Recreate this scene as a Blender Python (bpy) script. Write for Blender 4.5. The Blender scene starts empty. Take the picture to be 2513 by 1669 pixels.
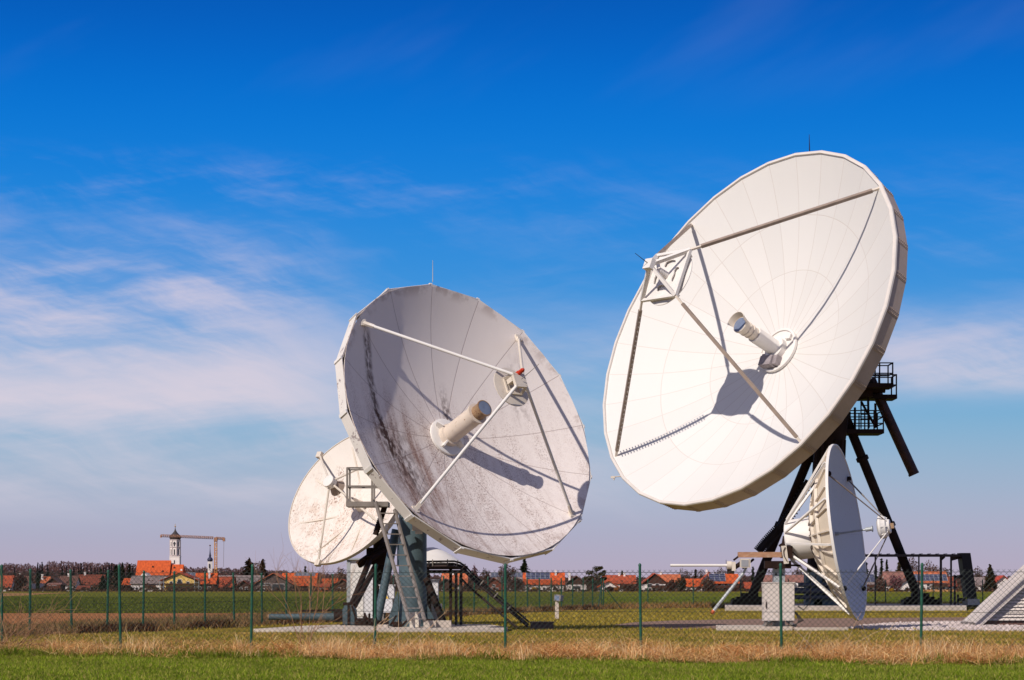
import bpy, math, random
import numpy as np
from mathutils import Vector, Matrix

C = bpy.context.scene.collection
SC = bpy.context.scene
PI = math.pi
F = 5500.0      # focal length in photograph pixels
CAMH = 1.15     # camera height
YH = 1440.0     # horizon row of the photograph
XC = 1256.5

# ---------------------------------------------------------------- camera
cam = bpy.data.cameras.new('camera'); camo = bpy.data.objects.new('camera', cam); C.objects.link(camo)
camo.location = (0, 0, CAMH); camo.rotation_euler = (PI/2, 0, 0)
cam.sensor_width = 36; cam.lens = 36*F/2513; cam.shift_y = (YH-834.5)/2513
cam.clip_start = 0.5; cam.clip_end = 20000
SC.camera = camo

# ---------------------------------------------------------------- node helpers
class X:
    """a float socket of a node tree with arithmetic"""
    def __init__(s, nt, k): s.nt = nt; s.k = k
    def _m(s, op, b=None, c=None, rev=False):
        n = s.nt.nodes.new('ShaderNodeMath'); n.operation = op
        ins = [s, b, c]
        if rev: ins[0], ins[1] = ins[1], ins[0]
        for i, a in enumerate(ins):
            if a is None: continue
            if isinstance(a, X): s.nt.links.new(a.k, n.inputs[i])
            else: n.inputs[i].default_value = a
        return X(s.nt, n.outputs[0])
    def __add__(s, b): return s._m('ADD', b)
    __radd__ = __add__
    def __sub__(s, b): return s._m('SUBTRACT', b)
    def __rsub__(s, b): return s._m('SUBTRACT', b, rev=True)
    def __mul__(s, b): return s._m('MULTIPLY', b)
    __rmul__ = __mul__
    def __truediv__(s, b): return s._m('DIVIDE', b)
    def abs(s): return s._m('ABSOLUTE')
    def frac(s): return s._m('FRACT')
    def floor(s): return s._m('FLOOR')
    def pow(s, b): return s._m('POWER', b)
    def min(s, b): return s._m('MINIMUM', b)
    def max(s, b): return s._m('MAXIMUM', b)
    def sstep(s, a, b):
        n = s.nt.nodes.new('ShaderNodeMapRange'); n.interpolation_type = 'SMOOTHSTEP'
        s.nt.links.new(s.k, n.inputs['Value'])
        if a < b: n.inputs['From Min'].default_value = a; n.inputs['From Max'].default_value = b
        else:
            n.inputs['From Min'].default_value = b; n.inputs['From Max'].default_value = a
            n.inputs['To Min'].default_value = 1; n.inputs['To Max'].default_value = 0
        return X(s.nt, n.outputs[0])
def put(nt, sock, a):
    if isinstance(a, X): nt.links.new(a.k, sock)
    elif isinstance(a, bpy.types.NodeSocket): nt.links.new(a, sock)
    elif isinstance(a, (tuple, list)): sock.default_value = tuple(a) + ((1.0,) if len(a) == 3 and len(sock.default_value) == 4 else ())
    else: sock.default_value = a
def xyz(nt, x, y, z):
    n = nt.nodes.new('ShaderNodeCombineXYZ')
    for i, a in enumerate((x, y, z)): put(nt, n.inputs[i], a)
    return n.outputs[0]
def sep(nt, v):
    n = nt.nodes.new('ShaderNodeSeparateXYZ'); nt.links.new(v, n.inputs[0])
    return [X(nt, o) for o in n.outputs]
def noise(nt, v, scale, detail=3.0, rough=.55, dist=0.0):
    n = nt.nodes.new('ShaderNodeTexNoise'); n.inputs['Scale'].default_value = scale
    n.inputs['Detail'].default_value = detail; n.inputs['Roughness'].default_value = rough; n.inputs['Distortion'].default_value = dist
    if v is not None: nt.links.new(v, n.inputs['Vector'])
    return X(nt, n.outputs[0])
def white(nt, v):
    n = nt.nodes.new('ShaderNodeTexWhiteNoise'); nt.links.new(v, n.inputs['Vector'])
    return X(nt, n.outputs['Value'])
def mixc(nt, f, a, b, op='MIX'):
    n = nt.nodes.new('ShaderNodeMix'); n.data_type = 'RGBA'; n.blend_type = op
    put(nt, n.inputs[0], f); put(nt, n.inputs[6], a); put(nt, n.inputs[7], b)
    return n.outputs[2]
def lin(r, g, b):
    f = lambda c: c/12.92 if c <= .04045 else ((c+.055)/1.055)**2.4
    return tuple(f(c/255.0) for c in (r, g, b))

# ---------------------------------------------------------------- world: sky with thin cirrus
SUN_AZ, SUN_EL = math.radians(-37.3), math.radians(38.3)    # azimuth from -y (behind the camera) towards +x
sund = Vector((math.sin(SUN_AZ)*math.cos(SUN_EL), -math.cos(SUN_AZ)*math.cos(SUN_EL), math.sin(SUN_EL)))
W = bpy.data.worlds.new('World'); SC.world = W; W.use_nodes = True
nt = W.node_tree; nt.nodes.clear()
sky = nt.nodes.new('ShaderNodeTexSky'); sky.sky_type = 'NISHITA'; sky.sun_disc = False
sky.sun_elevation = SUN_EL; sky.sun_rotation = math.atan2(sund.x, sund.y) % (2*PI)
sky.altitude = 550; sky.air_density = 1.0; sky.dust_density = .6; sky.ozone_density = 2.0
tc = nt.nodes.new('ShaderNodeTexCoord')
dx, dy, dz = sep(nt, tc.outputs['Generated'])
el = dz._m('ARCSINE')*10.0
az = dx._m('ARCTAN2', dy)*10.0
ramp = nt.nodes.new('ShaderNodeValToRGB'); ramp.color_ramp.interpolation = 'B_SPLINE'
stops = [(0.0, (182,167,187)), (.22, (174,173,197)), (.44, (162,179,203)), (.71, (130,178,210)), (.98, (88,163,216)),
         (1.25, (66,148,219)), (1.53, (44,139,219)), (1.8, (20,128,218)), (2.07, (2,117,212)), (2.35, (0,101,199)), (2.65, (0,84,178))]
cr = ramp.color_ramp
while len(cr.elements) < len(stops): cr.elements.new(.5)
for e_, (p_, c_) in zip(cr.elements, stops):
    e_.position = p_/2.65
    e_.color = (*lin(*c_), 1)
put(nt, ramp.inputs[0], el/2.65)
sc10 = nt.nodes.new('ShaderNodeVectorMath'); sc10.operation = 'SCALE'; sc10.inputs['Scale'].default_value = 10.0
nt.links.new(ramp.outputs[0], sc10.inputs[0])
base = mixc(nt, el.sstep(2.8, 6.0)*.5 + .01, sc10.outputs[0], sky.outputs[0])
# cirrus: streaked noise in (azimuth, elevation), fibres falling to the east, warped
warp = noise(nt, xyz(nt, az*.7, el*1.2, 3.1), 1.0, 3.0)
ex = el + az*.20 + (warp-.5)*.7
n1 = noise(nt, xyz(nt, az*.75+2.0, ex*3.4, 0.0), 1.0, 7.0, .62, .15)
n2 = noise(nt, xyz(nt, az*1.1+7.0, (el-az*.12)*7.5, 4.0), 1.0, 5.0, .6, .1)
n3 = noise(nt, xyz(nt, az*1.9+3.0, (el+az*.33)*16.0, 8.0), 1.0, 4.0, .6, .1)
fib = n1*.62 + n2*.29 + n3*.09
el2 = el - az*.03 + (warp-.5)*.16 + (n2-.5)*.18
leftm = az.sstep(-.35, -1.25)
band = el2.sstep(.68, .88)*el2.sstep(1.18, .88)
wide = el.sstep(.82, 1.0)*el.sstep(1.72, 1.25)*az.sstep(-.45, -1.5)
d1 = leftm*band*(fib.sstep(.25, .6)*.4 + .5)
d2 = wide*(fib.sstep(.40, .66)*.76 + .10)
bandr = el.sstep(.80, .93)*el.sstep(1.28, 1.0)*az.sstep(1.3, 1.75)
d3 = bandr*(fib.sstep(.44, .68)*.55 + .05)
lowb = el.sstep(.2, .5)*el.sstep(.95, .7)*az.sstep(2.2, -.8)
d4 = lowb*(fib.sstep(.34, .66)*.45 + .10)
upp = el.sstep(1.55, 1.75)*el.sstep(1.95, 1.78)*az.sstep(.9, -1.2)
d5 = upp*fib.sstep(.46, .76)*.34
midh = el.sstep(.74, .95)*el.sstep(1.35, 1.0)
d6 = midh*(fib.sstep(.34, .62)*.30 + .16)
hi = el.sstep(2.0, 2.4)

d7 = hi*noise(nt, xyz(nt, az*.5, el*1.6 - az*.75, 9.0), 1.0, 4.0).sstep(.5, .75)*.03
d8 = el.sstep(1.0, 1.3)*el.sstep(2.0, 1.6)*fib.sstep(.45, .75)*.13
dens = 1.0 - (1.0-d1)*(1.0-d2)*(1.0-d3)*(1.0-d4)*(1.0-d5)*(1.0-d6)*(1.0-d7)*(1.0-d8)
ccol = tuple(10*c for c in lin(226, 212, 222))
ambient_warm = el.sstep(3.0, 5.5)*.55      # unseen warm layer added above the frame so ambient light is less blue
skyc = mixc(nt, (dens*.92).min(1.0), base, ccol)
skyc = mixc(nt, ambient_warm, skyc, tuple(10*c for c in (.31, .245, .235)))
bg = nt.nodes.new('ShaderNodeBackground'); bg.inputs['Strength'].default_value = .1
nt.links.new(skyc, bg.inputs['Color'])
wo = nt.nodes.new('ShaderNodeOutputWorld'); nt.links.new(bg.outputs[0], wo.inputs[0])

# ---------------------------------------------------------------- sun, exposure
sl = bpy.data.lights.new('sun', 'SUN'); sl.energy = 4.1; sl.angle = math.radians(.53); sl.color = (1.0, .92, .83)
so = bpy.data.objects.new('sun', sl); C.objects.link(so); so.location = (-40, -60, 60)
so.rotation_euler = sund.to_track_quat('Z', 'Y').to_euler()
vs = SC.view_settings; vs.view_transform = 'Standard'; vs.look = 'None'; vs.exposure = 0.0; vs.gamma = 1.0; vs.use_curve_mapping = False

# ---------------------------------------------------------------- placing helpers
def P(px, py, Z): return Vector(((px-XC)*Z/F, Z, CAMH + (YH-py)*Z/F))
def gz(y):
    t = min(max((y-180)/720.0, 0), 1); t = t*t*(3-2*t)
    return -.7*t
def G(px, Z): return Vector(((px-XC)*Z/F, Z, gz(Z)))
def Zg(py): return CAMH*F/(py-YH)

# ---------------------------------------------------------------- materials
MATS = {}
def mat(name, col, rough=.75, var=.14, scale=2.0, metal=0.0, bump=0.0, col2=None, thr=(.52, .66), spec=.3, stretch=(1, 1, 1)):
    if name in MATS: return MATS[name]
    if rough >= .9: spec = 0.0
    m = bpy.data.materials.new(name); m.use_nodes = True; nt = m.node_tree
    b = nt.nodes['Principled BSDF']; MATS[name] = m
    b.inputs['Roughness'].default_value = rough; b.inputs['Metallic'].default_value = metal; b.inputs['Specular IOR Level'].default_value = spec
    tc = nt.nodes.new('ShaderNodeTexCoord')
    mp = nt.nodes.new('ShaderNodeMapping'); nt.links.new(tc.outputs['Object'], mp.inputs[0]); mp.inputs['Scale'].default_value = stretch
    n = noise(nt, mp.outputs[0], scale, 5, .62)
    c = mixc(nt, n.sstep(.25, .75), tuple(x*(1-var) for x in col), tuple(min(1, x*(1+var)) for x in col))
    if col2 is not None:
        n2 = noise(nt, mp.outputs[0], scale*2.7, 6, .68)
        c = mixc(nt, n2.sstep(*thr), c, col2)
    nt.links.new(c, b.inputs['Base Color'])
    if bump:
        bp = nt.nodes.new('ShaderNodeBump'); bp.inputs['Strength'].default_value = bump; bp.inputs['Distance'].default_value = .05
        put(nt, bp.inputs['Height'], noise(nt, mp.outputs[0], scale*6, 4)); nt.links.new(bp.outputs[0], b.inputs['Normal'])
    return m
def mat_tint(name, rough=.6, trans=.0):
    m = bpy.data.materials.new(name); m.use_nodes = True; nt = m.node_tree; b = nt.nodes['Principled BSDF']
    a = nt.nodes.new('ShaderNodeAttribute'); a.attribute_name = 'tint'
    nt.links.new(a.outputs['Color'], b.inputs['Base Color'])
    b.inputs['Roughness'].default_value = rough; b.inputs['Specular IOR Level'].default_value = .04
    if trans:
        tl = nt.nodes.new('ShaderNodeBsdfTranslucent'); nt.links.new(a.outputs['Color'], tl.inputs['Color'])
        mx = nt.nodes.new('ShaderNodeMixShader'); mx.inputs[0].default_value = trans
        nt.links.new(b.outputs[0], mx.inputs[1]); nt.links.new(tl.outputs[0], mx.inputs[2]); nt.links.new(mx.outputs[0], nt.nodes['Material Output'].inputs['Surface'])
    return m

def mat_reflector(name, R, nseam, rings, col, seamcol, seamw, seamf, dirt=None, tone=.02):
    m = bpy.data.materials.new(name); m.use_nodes = True; nt = m.node_tree; b = nt.nodes['Principled BSDF']
    tc = nt.nodes.new('ShaderNodeTexCoord')
    x, y, z = sep(nt, tc.outputs['Object'])
    x = x/R; y = y/R
    r = (x*x + y*y)._m('SQRT')
    k = y._m('ARCTAN2', x)*(nseam/(2*PI)) + 100.0
    d = ((k+.5).frac() - .5).abs()*(2*PI/nseam)*r
    line = d.sstep(seamw, seamw*.3)
    ridx = k.floor()
    for i, rr in enumerate(rings):
        line = line.max((r-rr).abs().sstep(seamw, seamw*.3))
        ridx = ridx + r._m('GREATER_THAN', rr)*37.0
    pv = white(nt, xyz(nt, ridx, 1.7, 0.0))
    obj = tc.outputs['Object']
    st = noise(nt, xyz(nt, x*9.0, y*1.6, 0.0), 1.0, 5, .6)
    c = mixc(nt, pv*.6 + st*.4, tuple(v*(1-tone*2) for v in col), tuple(min(1, v*(1+tone)) for v in col))
    c = mixc(nt, line*seamf, c, seamcol)
    if dirt: c = dirt(nt, c, x, y, r)
    nt.links.new(c, b.inputs['Base Color'])
    b.inputs['Roughness'].default_value = .62; b.inputs['Specular IOR Level'].default_value = .25
    bp = nt.nodes.new('ShaderNodeBump'); bp.inputs['Strength'].default_value = .25; bp.inputs['Distance'].default_value = .02
    put(nt, bp.inputs['Height'], line*-1.0 + noise(nt, obj, 1.2, 3)*.6); nt.links.new(bp.outputs[0], b.inputs['Normal'])
    return m

# ---------------------------------------------------------------- mesh builder
WORLD = {}
class MB:
    def __init__(s): s.v = []; s.f = []
    def add(s, vs, fs):
        o = len(s.v); s.v += [tuple(p) for p in vs]; s.f += [tuple(i+o for i in q) for q in fs]; return s
    def box(s, c, h, ax=None):
        ex, ey, ez = ax if ax else (Vector((1,0,0)), Vector((0,1,0)), Vector((0,0,1)))
        c = Vector(c); vs = []
        for sz in (-1, 1):
            for sx, sy in ((-1,-1), (1,-1), (1,1), (-1,1)): vs.append(c + ex*(sx*h[0]) + ey*(sy*h[1]) + ez*(sz*h[2]))
        return s.add(vs, [(3,2,1,0), (4,5,6,7), (0,1,5,4), (1,2,6,5), (2,3,7,6), (3,0,4,7)])
    def span(s, a, b): # axis aligned from corner to corner
        a = Vector(a); b = Vector(b); return s.box((a+b)/2, [abs(q)/2 for q in (b-a)])
    def beam(s, p, q, w, h=None, up=Vector((0,0,1))):
        p = Vector(p); q = Vector(q); d = (q-p); L = d.length; d.normalize(); h = h or w
        sd = d.cross(up)
        if sd.length < 1e-4: sd = d.cross(Vector((1,0,0)))
        sd.normalize(); u = sd.cross(d)
        return s.box((p+q)/2, (L/2, w/2, h/2), (d, sd, u))
    def tube(s, p, q, r0, r1=None, n=8, caps=True):
        return s.path([p, q], [r0, r0 if r1 is None else r1], n, caps)
    def path(s, pts, r, n=6, caps=True):
        pts = [Vector(p) for p in pts]; vs = []; fs = []; u = None
        rs = r if isinstance(r, (list, tuple)) else [r]*len(pts)
        for i, p in enumerate(pts):
            d = (pts[min(i+1, len(pts)-1)] - pts[max(i-1, 0)]).normalized()
            if u is None:
                u = d.cross(Vector((0,0,1)))
                if u.length < 1e-3: u = d.cross(Vector((1,0,0)))
            u = (u - d*u.dot(d)).normalized(); w = d.cross(u)
            for k in range(n):
                a = 2*PI*k/n; vs.append(p + (u*math.cos(a) + w*math.sin(a))*rs[i])
        for i in range(len(pts)-1):
            for k in range(n):
                a = i*n+k; b_ = i*n+(k+1)%n; fs.append((a, b_, b_+n, a+n))
        if caps:
            fs.append(tuple(reversed(range(n)))); fs.append(tuple(range((len(pts)-1)*n, len(pts)*n)))
        return s.add(vs, fs)
    def lathe(s, prof, n, M=None, phase=0.0, cap=True, a0=0.0, a1=2*PI):
        M = M or Matrix(); vs = []; fs = []; full = abs(a1-a0-2*PI) < 1e-6; nn = n if full else n+1
        for r, z in prof:
            for k in range(nn):
                a = phase + a0 + (a1-a0)*k/n; vs.append(M @ Vector((r*math.cos(a), r*math.sin(a), z)))
        for i in range(len(prof)-1):
            for k in range(n):
                a = i*nn+k; b_ = i*nn+((k+1) % nn); fs.append((a, b_, b_+nn, a+nn))
        if cap and full:
            fs.append(tuple(reversed(range(n)))); fs.append(tuple(range((len(prof)-1)*n, len(prof)*n)))
        return s.add(vs, fs)
    def prism(s, poly, d):  # polygon (list of Vectors) extruded by vector d
        n = len(poly); vs = [Vector(p) for p in poly] + [Vector(p)+Vector(d) for p in poly]
        return s.add(vs, [tuple(reversed(range(n))), tuple(range(n, 2*n))] + [(k, (k+1) % n, (k+1) % n+n, k+n) for k in range(n)])
    def build(s, name, m, parent=None, smooth=False, frame=None, local=False, label=None):
        me = bpy.data.meshes.new(name); me.from_pydata(s.v, [], s.f); me.materials.append(m)
        if smooth:
            me.polygons.foreach_set('use_smooth', [True]*len(me.polygons))
            me.set_sharp_from_angle(angle=math.radians(smooth if smooth is not True else 40))
        me.update()
        return link(name, me, parent, frame, local, label)
def link(name, me, parent=None, frame=None, local=False, label=None):
    o = bpy.data.objects.new(name, me); C.objects.link(o)
    if local: wm = (WORLD[parent] if parent else Matrix()).copy()
    else: wm = frame.copy() if frame is not None else Matrix()
    WORLD[o] = wm
    if parent: o.parent = parent; o.matrix_basis = WORLD[parent].inverted() @ wm
    else: o.matrix_basis = wm
    if label: o['label'] = label
    return o
def thing(name, label, cat, loc=(0,0,0), group=None, rz=0.0):
    o = bpy.data.objects.new(name, None); C.objects.link(o); o.empty_display_size = .3
    o.location = loc; o.rotation_euler = (0, 0, rz); o['label'] = label; o['category'] = cat
    if group: o['group'] = group
    WORLD[o] = Matrix.Translation(Vector(loc)) @ Matrix.Rotation(rz, 4, 'Z'); return o
def tag(o, label, cat, group=None):
    o['label'] = label; o['category'] = cat
    if group: o['group'] = group
    return o
def kind(o, k): o['kind'] = k; return o
def dup(root, loc, label=None, rz=0.0, sc=1.0):
    r = root.copy(); C.objects.link(r); r.location = loc; r.rotation_euler = (0, 0, rz); r.scale = (sc, sc, sc)
    if label: r['label'] = label
    for ch in list(root.children):
        c = ch.copy(); C.objects.link(c); c.parent = r
        for g in list(ch.children):
            d = g.copy(); C.objects.link(d); d.parent = c
    return r

def blades(name, m, x, y, z, h, w, lean, col, parent=None, seed=1, curve=.5):
    """many grass blades in one mesh; arrays per blade; col (n,3)"""
    rg = np.random.default_rng(seed); n = len(x); a = rg.uniform(0, 2*PI, n); b = rg.uniform(0, 2*PI, n)
    ux, uy = np.cos(a)*w*.5, np.sin(a)*w*.5; lx, ly = np.cos(b)*lean*h, np.sin(b)*lean*h
    up = np.sqrt(np.maximum(h*h - (lean*h)**2*.8, (h*.15)**2))
    co = np.zeros((n, 5, 3))
    for j, (t, s_) in enumerate(((0, -1), (0, 1), (.5, -.8), (.5, .8), (1, 0))):
        bend = t**(1+curve)
        co[:, j, 0] = x + ux*s_ + lx*bend; co[:, j, 1] = y + uy*s_ + ly*bend; co[:, j, 2] = z + up*(t - .25*curve*t*t*np.minimum(lean, 1))
    me = bpy.data.meshes.new(name); me.vertices.add(n*5); me.vertices.foreach_set('co', co.reshape(-1))
    base = (np.arange(n)*5)[:, None]
    loops = np.concatenate([base + np.array([[0, 1, 3, 2]]), base + np.array([[2, 3, 4]])], 1).reshape(-1)
    me.loops.add(n*7); me.loops.foreach_set('vertex_index', loops.astype(np.int32))
    st = np.stack([np.arange(n)*7, np.arange(n)*7+4], 1).reshape(-1)
    me.polygons.add(n*2); me.polygons.foreach_set('loop_start', st.astype(np.int32))
    at = me.attributes.new('tint', 'FLOAT_COLOR', 'POINT')
    cc = np.ones((n, 5, 4)); cc[:, :, :3] = col[:, None, :]; at.data.foreach_set('color', cc.reshape(-1))
    me.materials.append(m); me.update(); me.validate()
    return link(name, me, parent)
def leaves(name, m, c, s, col, parent=None, seed=1, local=False, flat=0.0):
    """small random triangles-pairs (leaf sprays) at centres c (n,3) with size s (n,)"""
    rg = np.random.default_rng(seed); n = len(c)
    a = rg.normal(size=(n, 3)); a[:, 2] *= (1-flat); a /= np.linalg.norm(a, axis=1)[:, None]
    b = rg.normal(size=(n, 3)); b -= a*(a*b).sum(1)[:, None]; b /= np.linalg.norm(b, axis=1)[:, None]
    co = np.stack([c + a*s[:, None], c + b*s[:, None]*.55, c - a*s[:, None]*.9, c - b*s[:, None]*.55], 1)
    me = bpy.data.meshes.new(name); me.vertices.add(n*4); me.vertices.foreach_set('co', co.reshape(-1))
    me.loops.add(n*4); me.loops.foreach_set('vertex_index', np.arange(n*4, dtype=np.int32))
    me.polygons.add(n); me.polygons.foreach_set('loop_start', (np.arange(n)*4).astype(np.int32))
    at = me.attributes.new('tint', 'FLOAT_COLOR', 'POINT')
    cc = np.ones((n, 4, 4)); cc[:, :, :3] = col[:, None, :]; at.data.foreach_set('color', cc.reshape(-1))
    me.materials.append(m); me.update(); me.validate()
    return link(name, me, parent, local=local)
def tints(rg, n, cols, jit=.2):
    cols = np.array(cols); i = rg.integers(0, len(cols), n)
    return np.clip(cols[i]*(1+rg.uniform(-jit, jit, (n, 1))) , 0, 1)
def wob(x, y, s=1.0):
    return (np.sin(x*1.7*s+y*.9*s) + np.sin(x*.63*s-y*1.9*s+1.3) + np.sin(x*3.1*s+2.2+y*.4*s)*.6 + np.sin(y*2.7*s+x*1.1*s+.7)*.6)/3.2
M_BLADE = mat_tint('grass_blade', .65, .25)
M_LEAF = mat_tint('foliage', .75, .3)
M_TWIG = mat_tint('bare_twigs', .8, .5)
# ================================================================ ground
m_ground = mat('lawn_ground', (.25, .175, .035), .95, .35, .35, bump=.4, col2=(.10, .105, .018), thr=(.45, .62))
def sheet(name, rows, dz, m, k='structure', nx=1):
    mb = MB(); vs = []; fs = []
    for Z, a, b in rows:
        for i in range(nx+1): vs.append((a+(b-a)*i/nx, Z, gz(Z)+dz))
    for j in range(len(rows)-1):
        for i in range(nx):
            q = j*(nx+1)+i; fs.append((q, q+1, q+nx+2, q+nx+1))
    mb.add(vs, fs); return kind(mb.build(name, m), k)
Zs = [-60, 60, 120, 180] + [180+720*i/16 for i in range(1, 17)] + [1400, 3000, 12000]
sheet('ground', [(z, -max(160, z*1.2)-200, max(160, z*1.2)+200) for z in Zs], 0, m_ground)
def pxr(a, b, Z): return ((a-XC)*Z/F, (b-XC)*Z/F)
m_crop = mat('crop_green', (.12, .135, .022), .95, .45, .5, bump=.6, col2=(.20, .185, .03), thr=(.42, .66), stretch=(.5, 1, 1))
fz = [97, 104, 112, 122, 135, 150, 180] + [180+720*i/16 for i in range(1, 12)]
def field_row(Z):
    r = (3600-XC)*Z/F
    if Z < 135: r = (np.interp(Z, [97, 104, 112, 122, 135], [640, 740, 880, 1020, 1240])-XC)*Z/F
    return (Z, (-1300-XC)*Z/F, r)
sheet('crop_field', [field_row(z) for z in fz], .01, m_crop)
m_soil = mat('ploughed_soil', (.46, .20, .085), .95, .35, 2.2, bump=1.0, col2=(.24, .10, .04), thr=(.48, .6))
sheet('bare_soil', [(z, (-1300-XC)*z/F, (np.interp(z, [68, 80, 97], [260, 560, 640])-XC)*z/F) for z in (68, 74, 80, 88, 97)], .006, m_soil)
sheet('stubble_strip', [(z, (-1300-XC)*z/F, (np.interp(z, [240, 300, 420, 520], [-60, 60, 130, 190])-XC)*z/F) for z in (240, 270, 300, 360, 420, 470, 520)], .03, mat('stubble', (.34, .19, .085), .95, .3, .1))
m_meadow = mat('meadow_ground', (.05, .075, .008), .95, .4, 1.5, bump=.3)
m_verge = mat('verge_ground', (.22, .12, .045), .95, .35, 1.2, bump=.4, col2=(.08, .085, .015), thr=(.5, .62))
sheet('meadow', [(z, -60, 60) for z in (15, 30, 36.2)], .004, m_meadow)
sheet('verge', [(z, -60, 60) for z in (33.5, 38, 42.5)], .008, m_verge)
# asphalt path and gravel bed
m_asph = mat('asphalt', (.25, .165, .13), .95, .16, 1.6, bump=.3, col2=(.32, .22, .18), thr=(.55, .68))
def poly_sheet(name, pts, dz, m, k='structure'):
    mb = MB(); n = len(pts); mb.add([(p.x, p.y, gz(p.y)+dz) for p in pts], [tuple(range(n))]); return kind(mb.build(name, m), k)
poly_sheet('path', [G(1500, 67.0), G(1560, 62.5), G(1650, 60.6), G(1800, 60.0), G(1990, 60.6), G(2080, 63.0), G(2200, 66.5), G(2380, 70.5), G(2600, 74),
                    G(2600, 84), G(2372, 84), G(2100, 82), G(1850, 79.5), G(1650, 76.0), G(1560, 72.5)], .006, m_asph)
m_grav = mat('gravel_bed', (.42, .33, .3), .95, .4, 9, bump=1.0, col2=(.2, .14, .12), thr=(.5, .58))
grav_poly = [G(2075, 60.5), G(2300, 57.6), G(2640, 55.6), G(2640, 73), G(2368, 72.5), G(2208, 70), G(2120, 65.5)]
poly_sheet('gravel_bed', grav_poly, .012, m_grav)
rg = np.random.default_rng(5)
def in_poly(px, py, poly):
    ins = np.zeros(len(px), bool); n = len(poly); j = n-1
    for i in range(n):
        xi, yi, xj, yj = poly[i].x, poly[i].y, poly[j].x, poly[j].y
        c = ((yi > py) != (yj > py)) & (px < (xj-xi)*(py-yi)/(yj-yi+1e-9)+xi); ins ^= c; j = i
    return ins
gx = rg.uniform(8, 15.5, 9000); gy = rg.uniform(55.5, 73, 9000); k_ = in_poly(gx, gy, grav_poly); gx = gx[k_]; gy = gy[k_]
mb = MB()
for a, b in zip(gx, gy):
    r = rg.uniform(.025, .065); t = rg.uniform(0, 6.28); q = [rg.uniform(.7, 1.25) for _ in range(6)]
    ca, sa = math.cos(t)*r, math.sin(t)*r
    mb.add([(a+ca*q[0], b+sa*q[0], .01), (a-sa*q[1], b+ca*q[1], .01), (a-ca*q[2], b-sa*q[2], .01), (a+sa*q[3], b-ca*q[3], .01), (a+ca*.4*q[4], b+sa*.4, .01+r*q[4]), (a-ca*.4, b-sa*.4*q[5], .01+r*q[5]*.85)],
           [(0, 1, 4), (1, 2, 5), (1, 5, 4), (2, 3, 5), (3, 0, 4), (3, 4, 5)])
kind(mb.build('gravel', mat('gravel_stone', (.55, .46, .43), .9, .35, 7)), 'stuff')
# concrete pads
m_conc = mat('concrete', (.55, .47, .40), .9, .16, 1.2, bump=.25, col2=(.36, .29, .24), thr=(.56, .72))
def pad(name, pts, h, label):
    mb = MB(); mb.prism([Vector((p.x, p.y, -.05)) for p in pts], (0, 0, h+.05)); return tag(mb.build(name, m_conc), label, 'concrete slab')
pad('concrete_slab', [G(622, 56.4), G(700, 55.4), G(1240, 56.0), G(1246, 58.5), G(1200, 63.5), G(860, 63.5), G(742, 60.8)], .09, 'long pale concrete slab under the blue column of the grimy dish')
pad('concrete_slab', [G(1757, 57.8), G(1945, 57.8), G(1945, 61.5), G(1757, 61.5)], .1, 'small concrete slab below the grey cabinet beside the path')
pad('concrete_kerb', [G(1947, 58.0), G(2082, 58.0), G(2082, 58.5), G(1947, 58.5)], .09, 'low concrete kerb between small cabinet slab and gravel')
pad('concrete_slab', [G(1779, 106), G(2372, 107), G(2372, 125), G(1779, 125)], .2, 'wide concrete slab carrying the dark legs of the biggest dish')

# ================================================================ grasses
def zb(x): return np.interp(x, [-9, 9], [36.4, 31.6]) + .5*wob(x*1.3, x*0, 1.0) + .35*wob(x*4.1, x*0+2, 1.0)
# near green field
rg = np.random.default_rng(11); N = 420000
y = 26.5 + (38.5-26.5)*rg.random(N)**.9; x = (rg.random(N)-.5)*2*(y*.235)
ok = y < zb(x)+rg.normal(0, .3, N); x = x[ok]; y = y[ok]; n = len(x)
cl = .5+.5*wob(x, y, 1.6)
h = rg.uniform(.035, .085, n)*(.7+.7*cl); col = tints(rg, n, [(.20, .27, .014), (.15, .22, .014), (.26, .33, .024), (.11, .165, .012), (.32, .33, .05), (.38, .31, .09)], .25)*(.8+.4*cl[:, None])
ed = np.exp(-((y-zb(x))/.45)**2)*(wob(x*2.2, y*.5+3, 1.0) > -.1); tall = ed*(rg.random(n) < .6)
h = h*(1+1.5*tall); col = col*(1-.5*tall)[:, None]
kind(blades('green_grass', M_BLADE, x, y, np.zeros(n), h, rg.uniform(.007, .013, n), rg.uniform(.3, 1.1, n), col, seed=3), 'stuff')
# dry straw strip under the near fence
N = 300000; x = (rg.random(N)-.5)*20; y = 29.5 + rg.random(N)*13.0
lo = zb(x) - .3; hi = 41.0 + .8*wob(x, y, .8)
md = wob(x*.9+1, y*1.1, 1.2); side = np.interp(x, [-9, -1, 2, 9], [.14, .26, .5, .7]); dn = np.clip(side*(.55+1.6*md) + .22*np.exp(-((y-zb(x)-1.5)/1.3)**2), .02, 1)
ok = (y > lo+rg.normal(0, .3, N)) & (y < hi+rg.normal(0, .35, N)) & (rg.random(N) < dn); x = x[ok]; y = y[ok]; n = len(x)
md = md[ok]; upr = rg.random(n) < .07; h = np.where(upr, rg.uniform(.1, .4, n), rg.uniform(.12, .42, n))*(.8+.4*np.clip(md, -.5, 1)); zlift = np.where(upr, 0, np.clip(md+.15, .02, 1)*rg.random(n)**1.5*.26)
col = tints(rg, n, [(.80, .47, .17), (.70, .36, .12), (.88, .60, .28), (.55, .24, .085), (.78, .50, .22), (.36, .16, .06)], .25)
kind(blades('dry_grass', M_BLADE, x, y, zlift+.005, h, rg.uniform(.006, .012, n), np.where(upr, rg.uniform(.2, .8, n), rg.uniform(1.02, 1.3, n)), col, seed=4, curve=.5), 'stuff')
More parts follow.
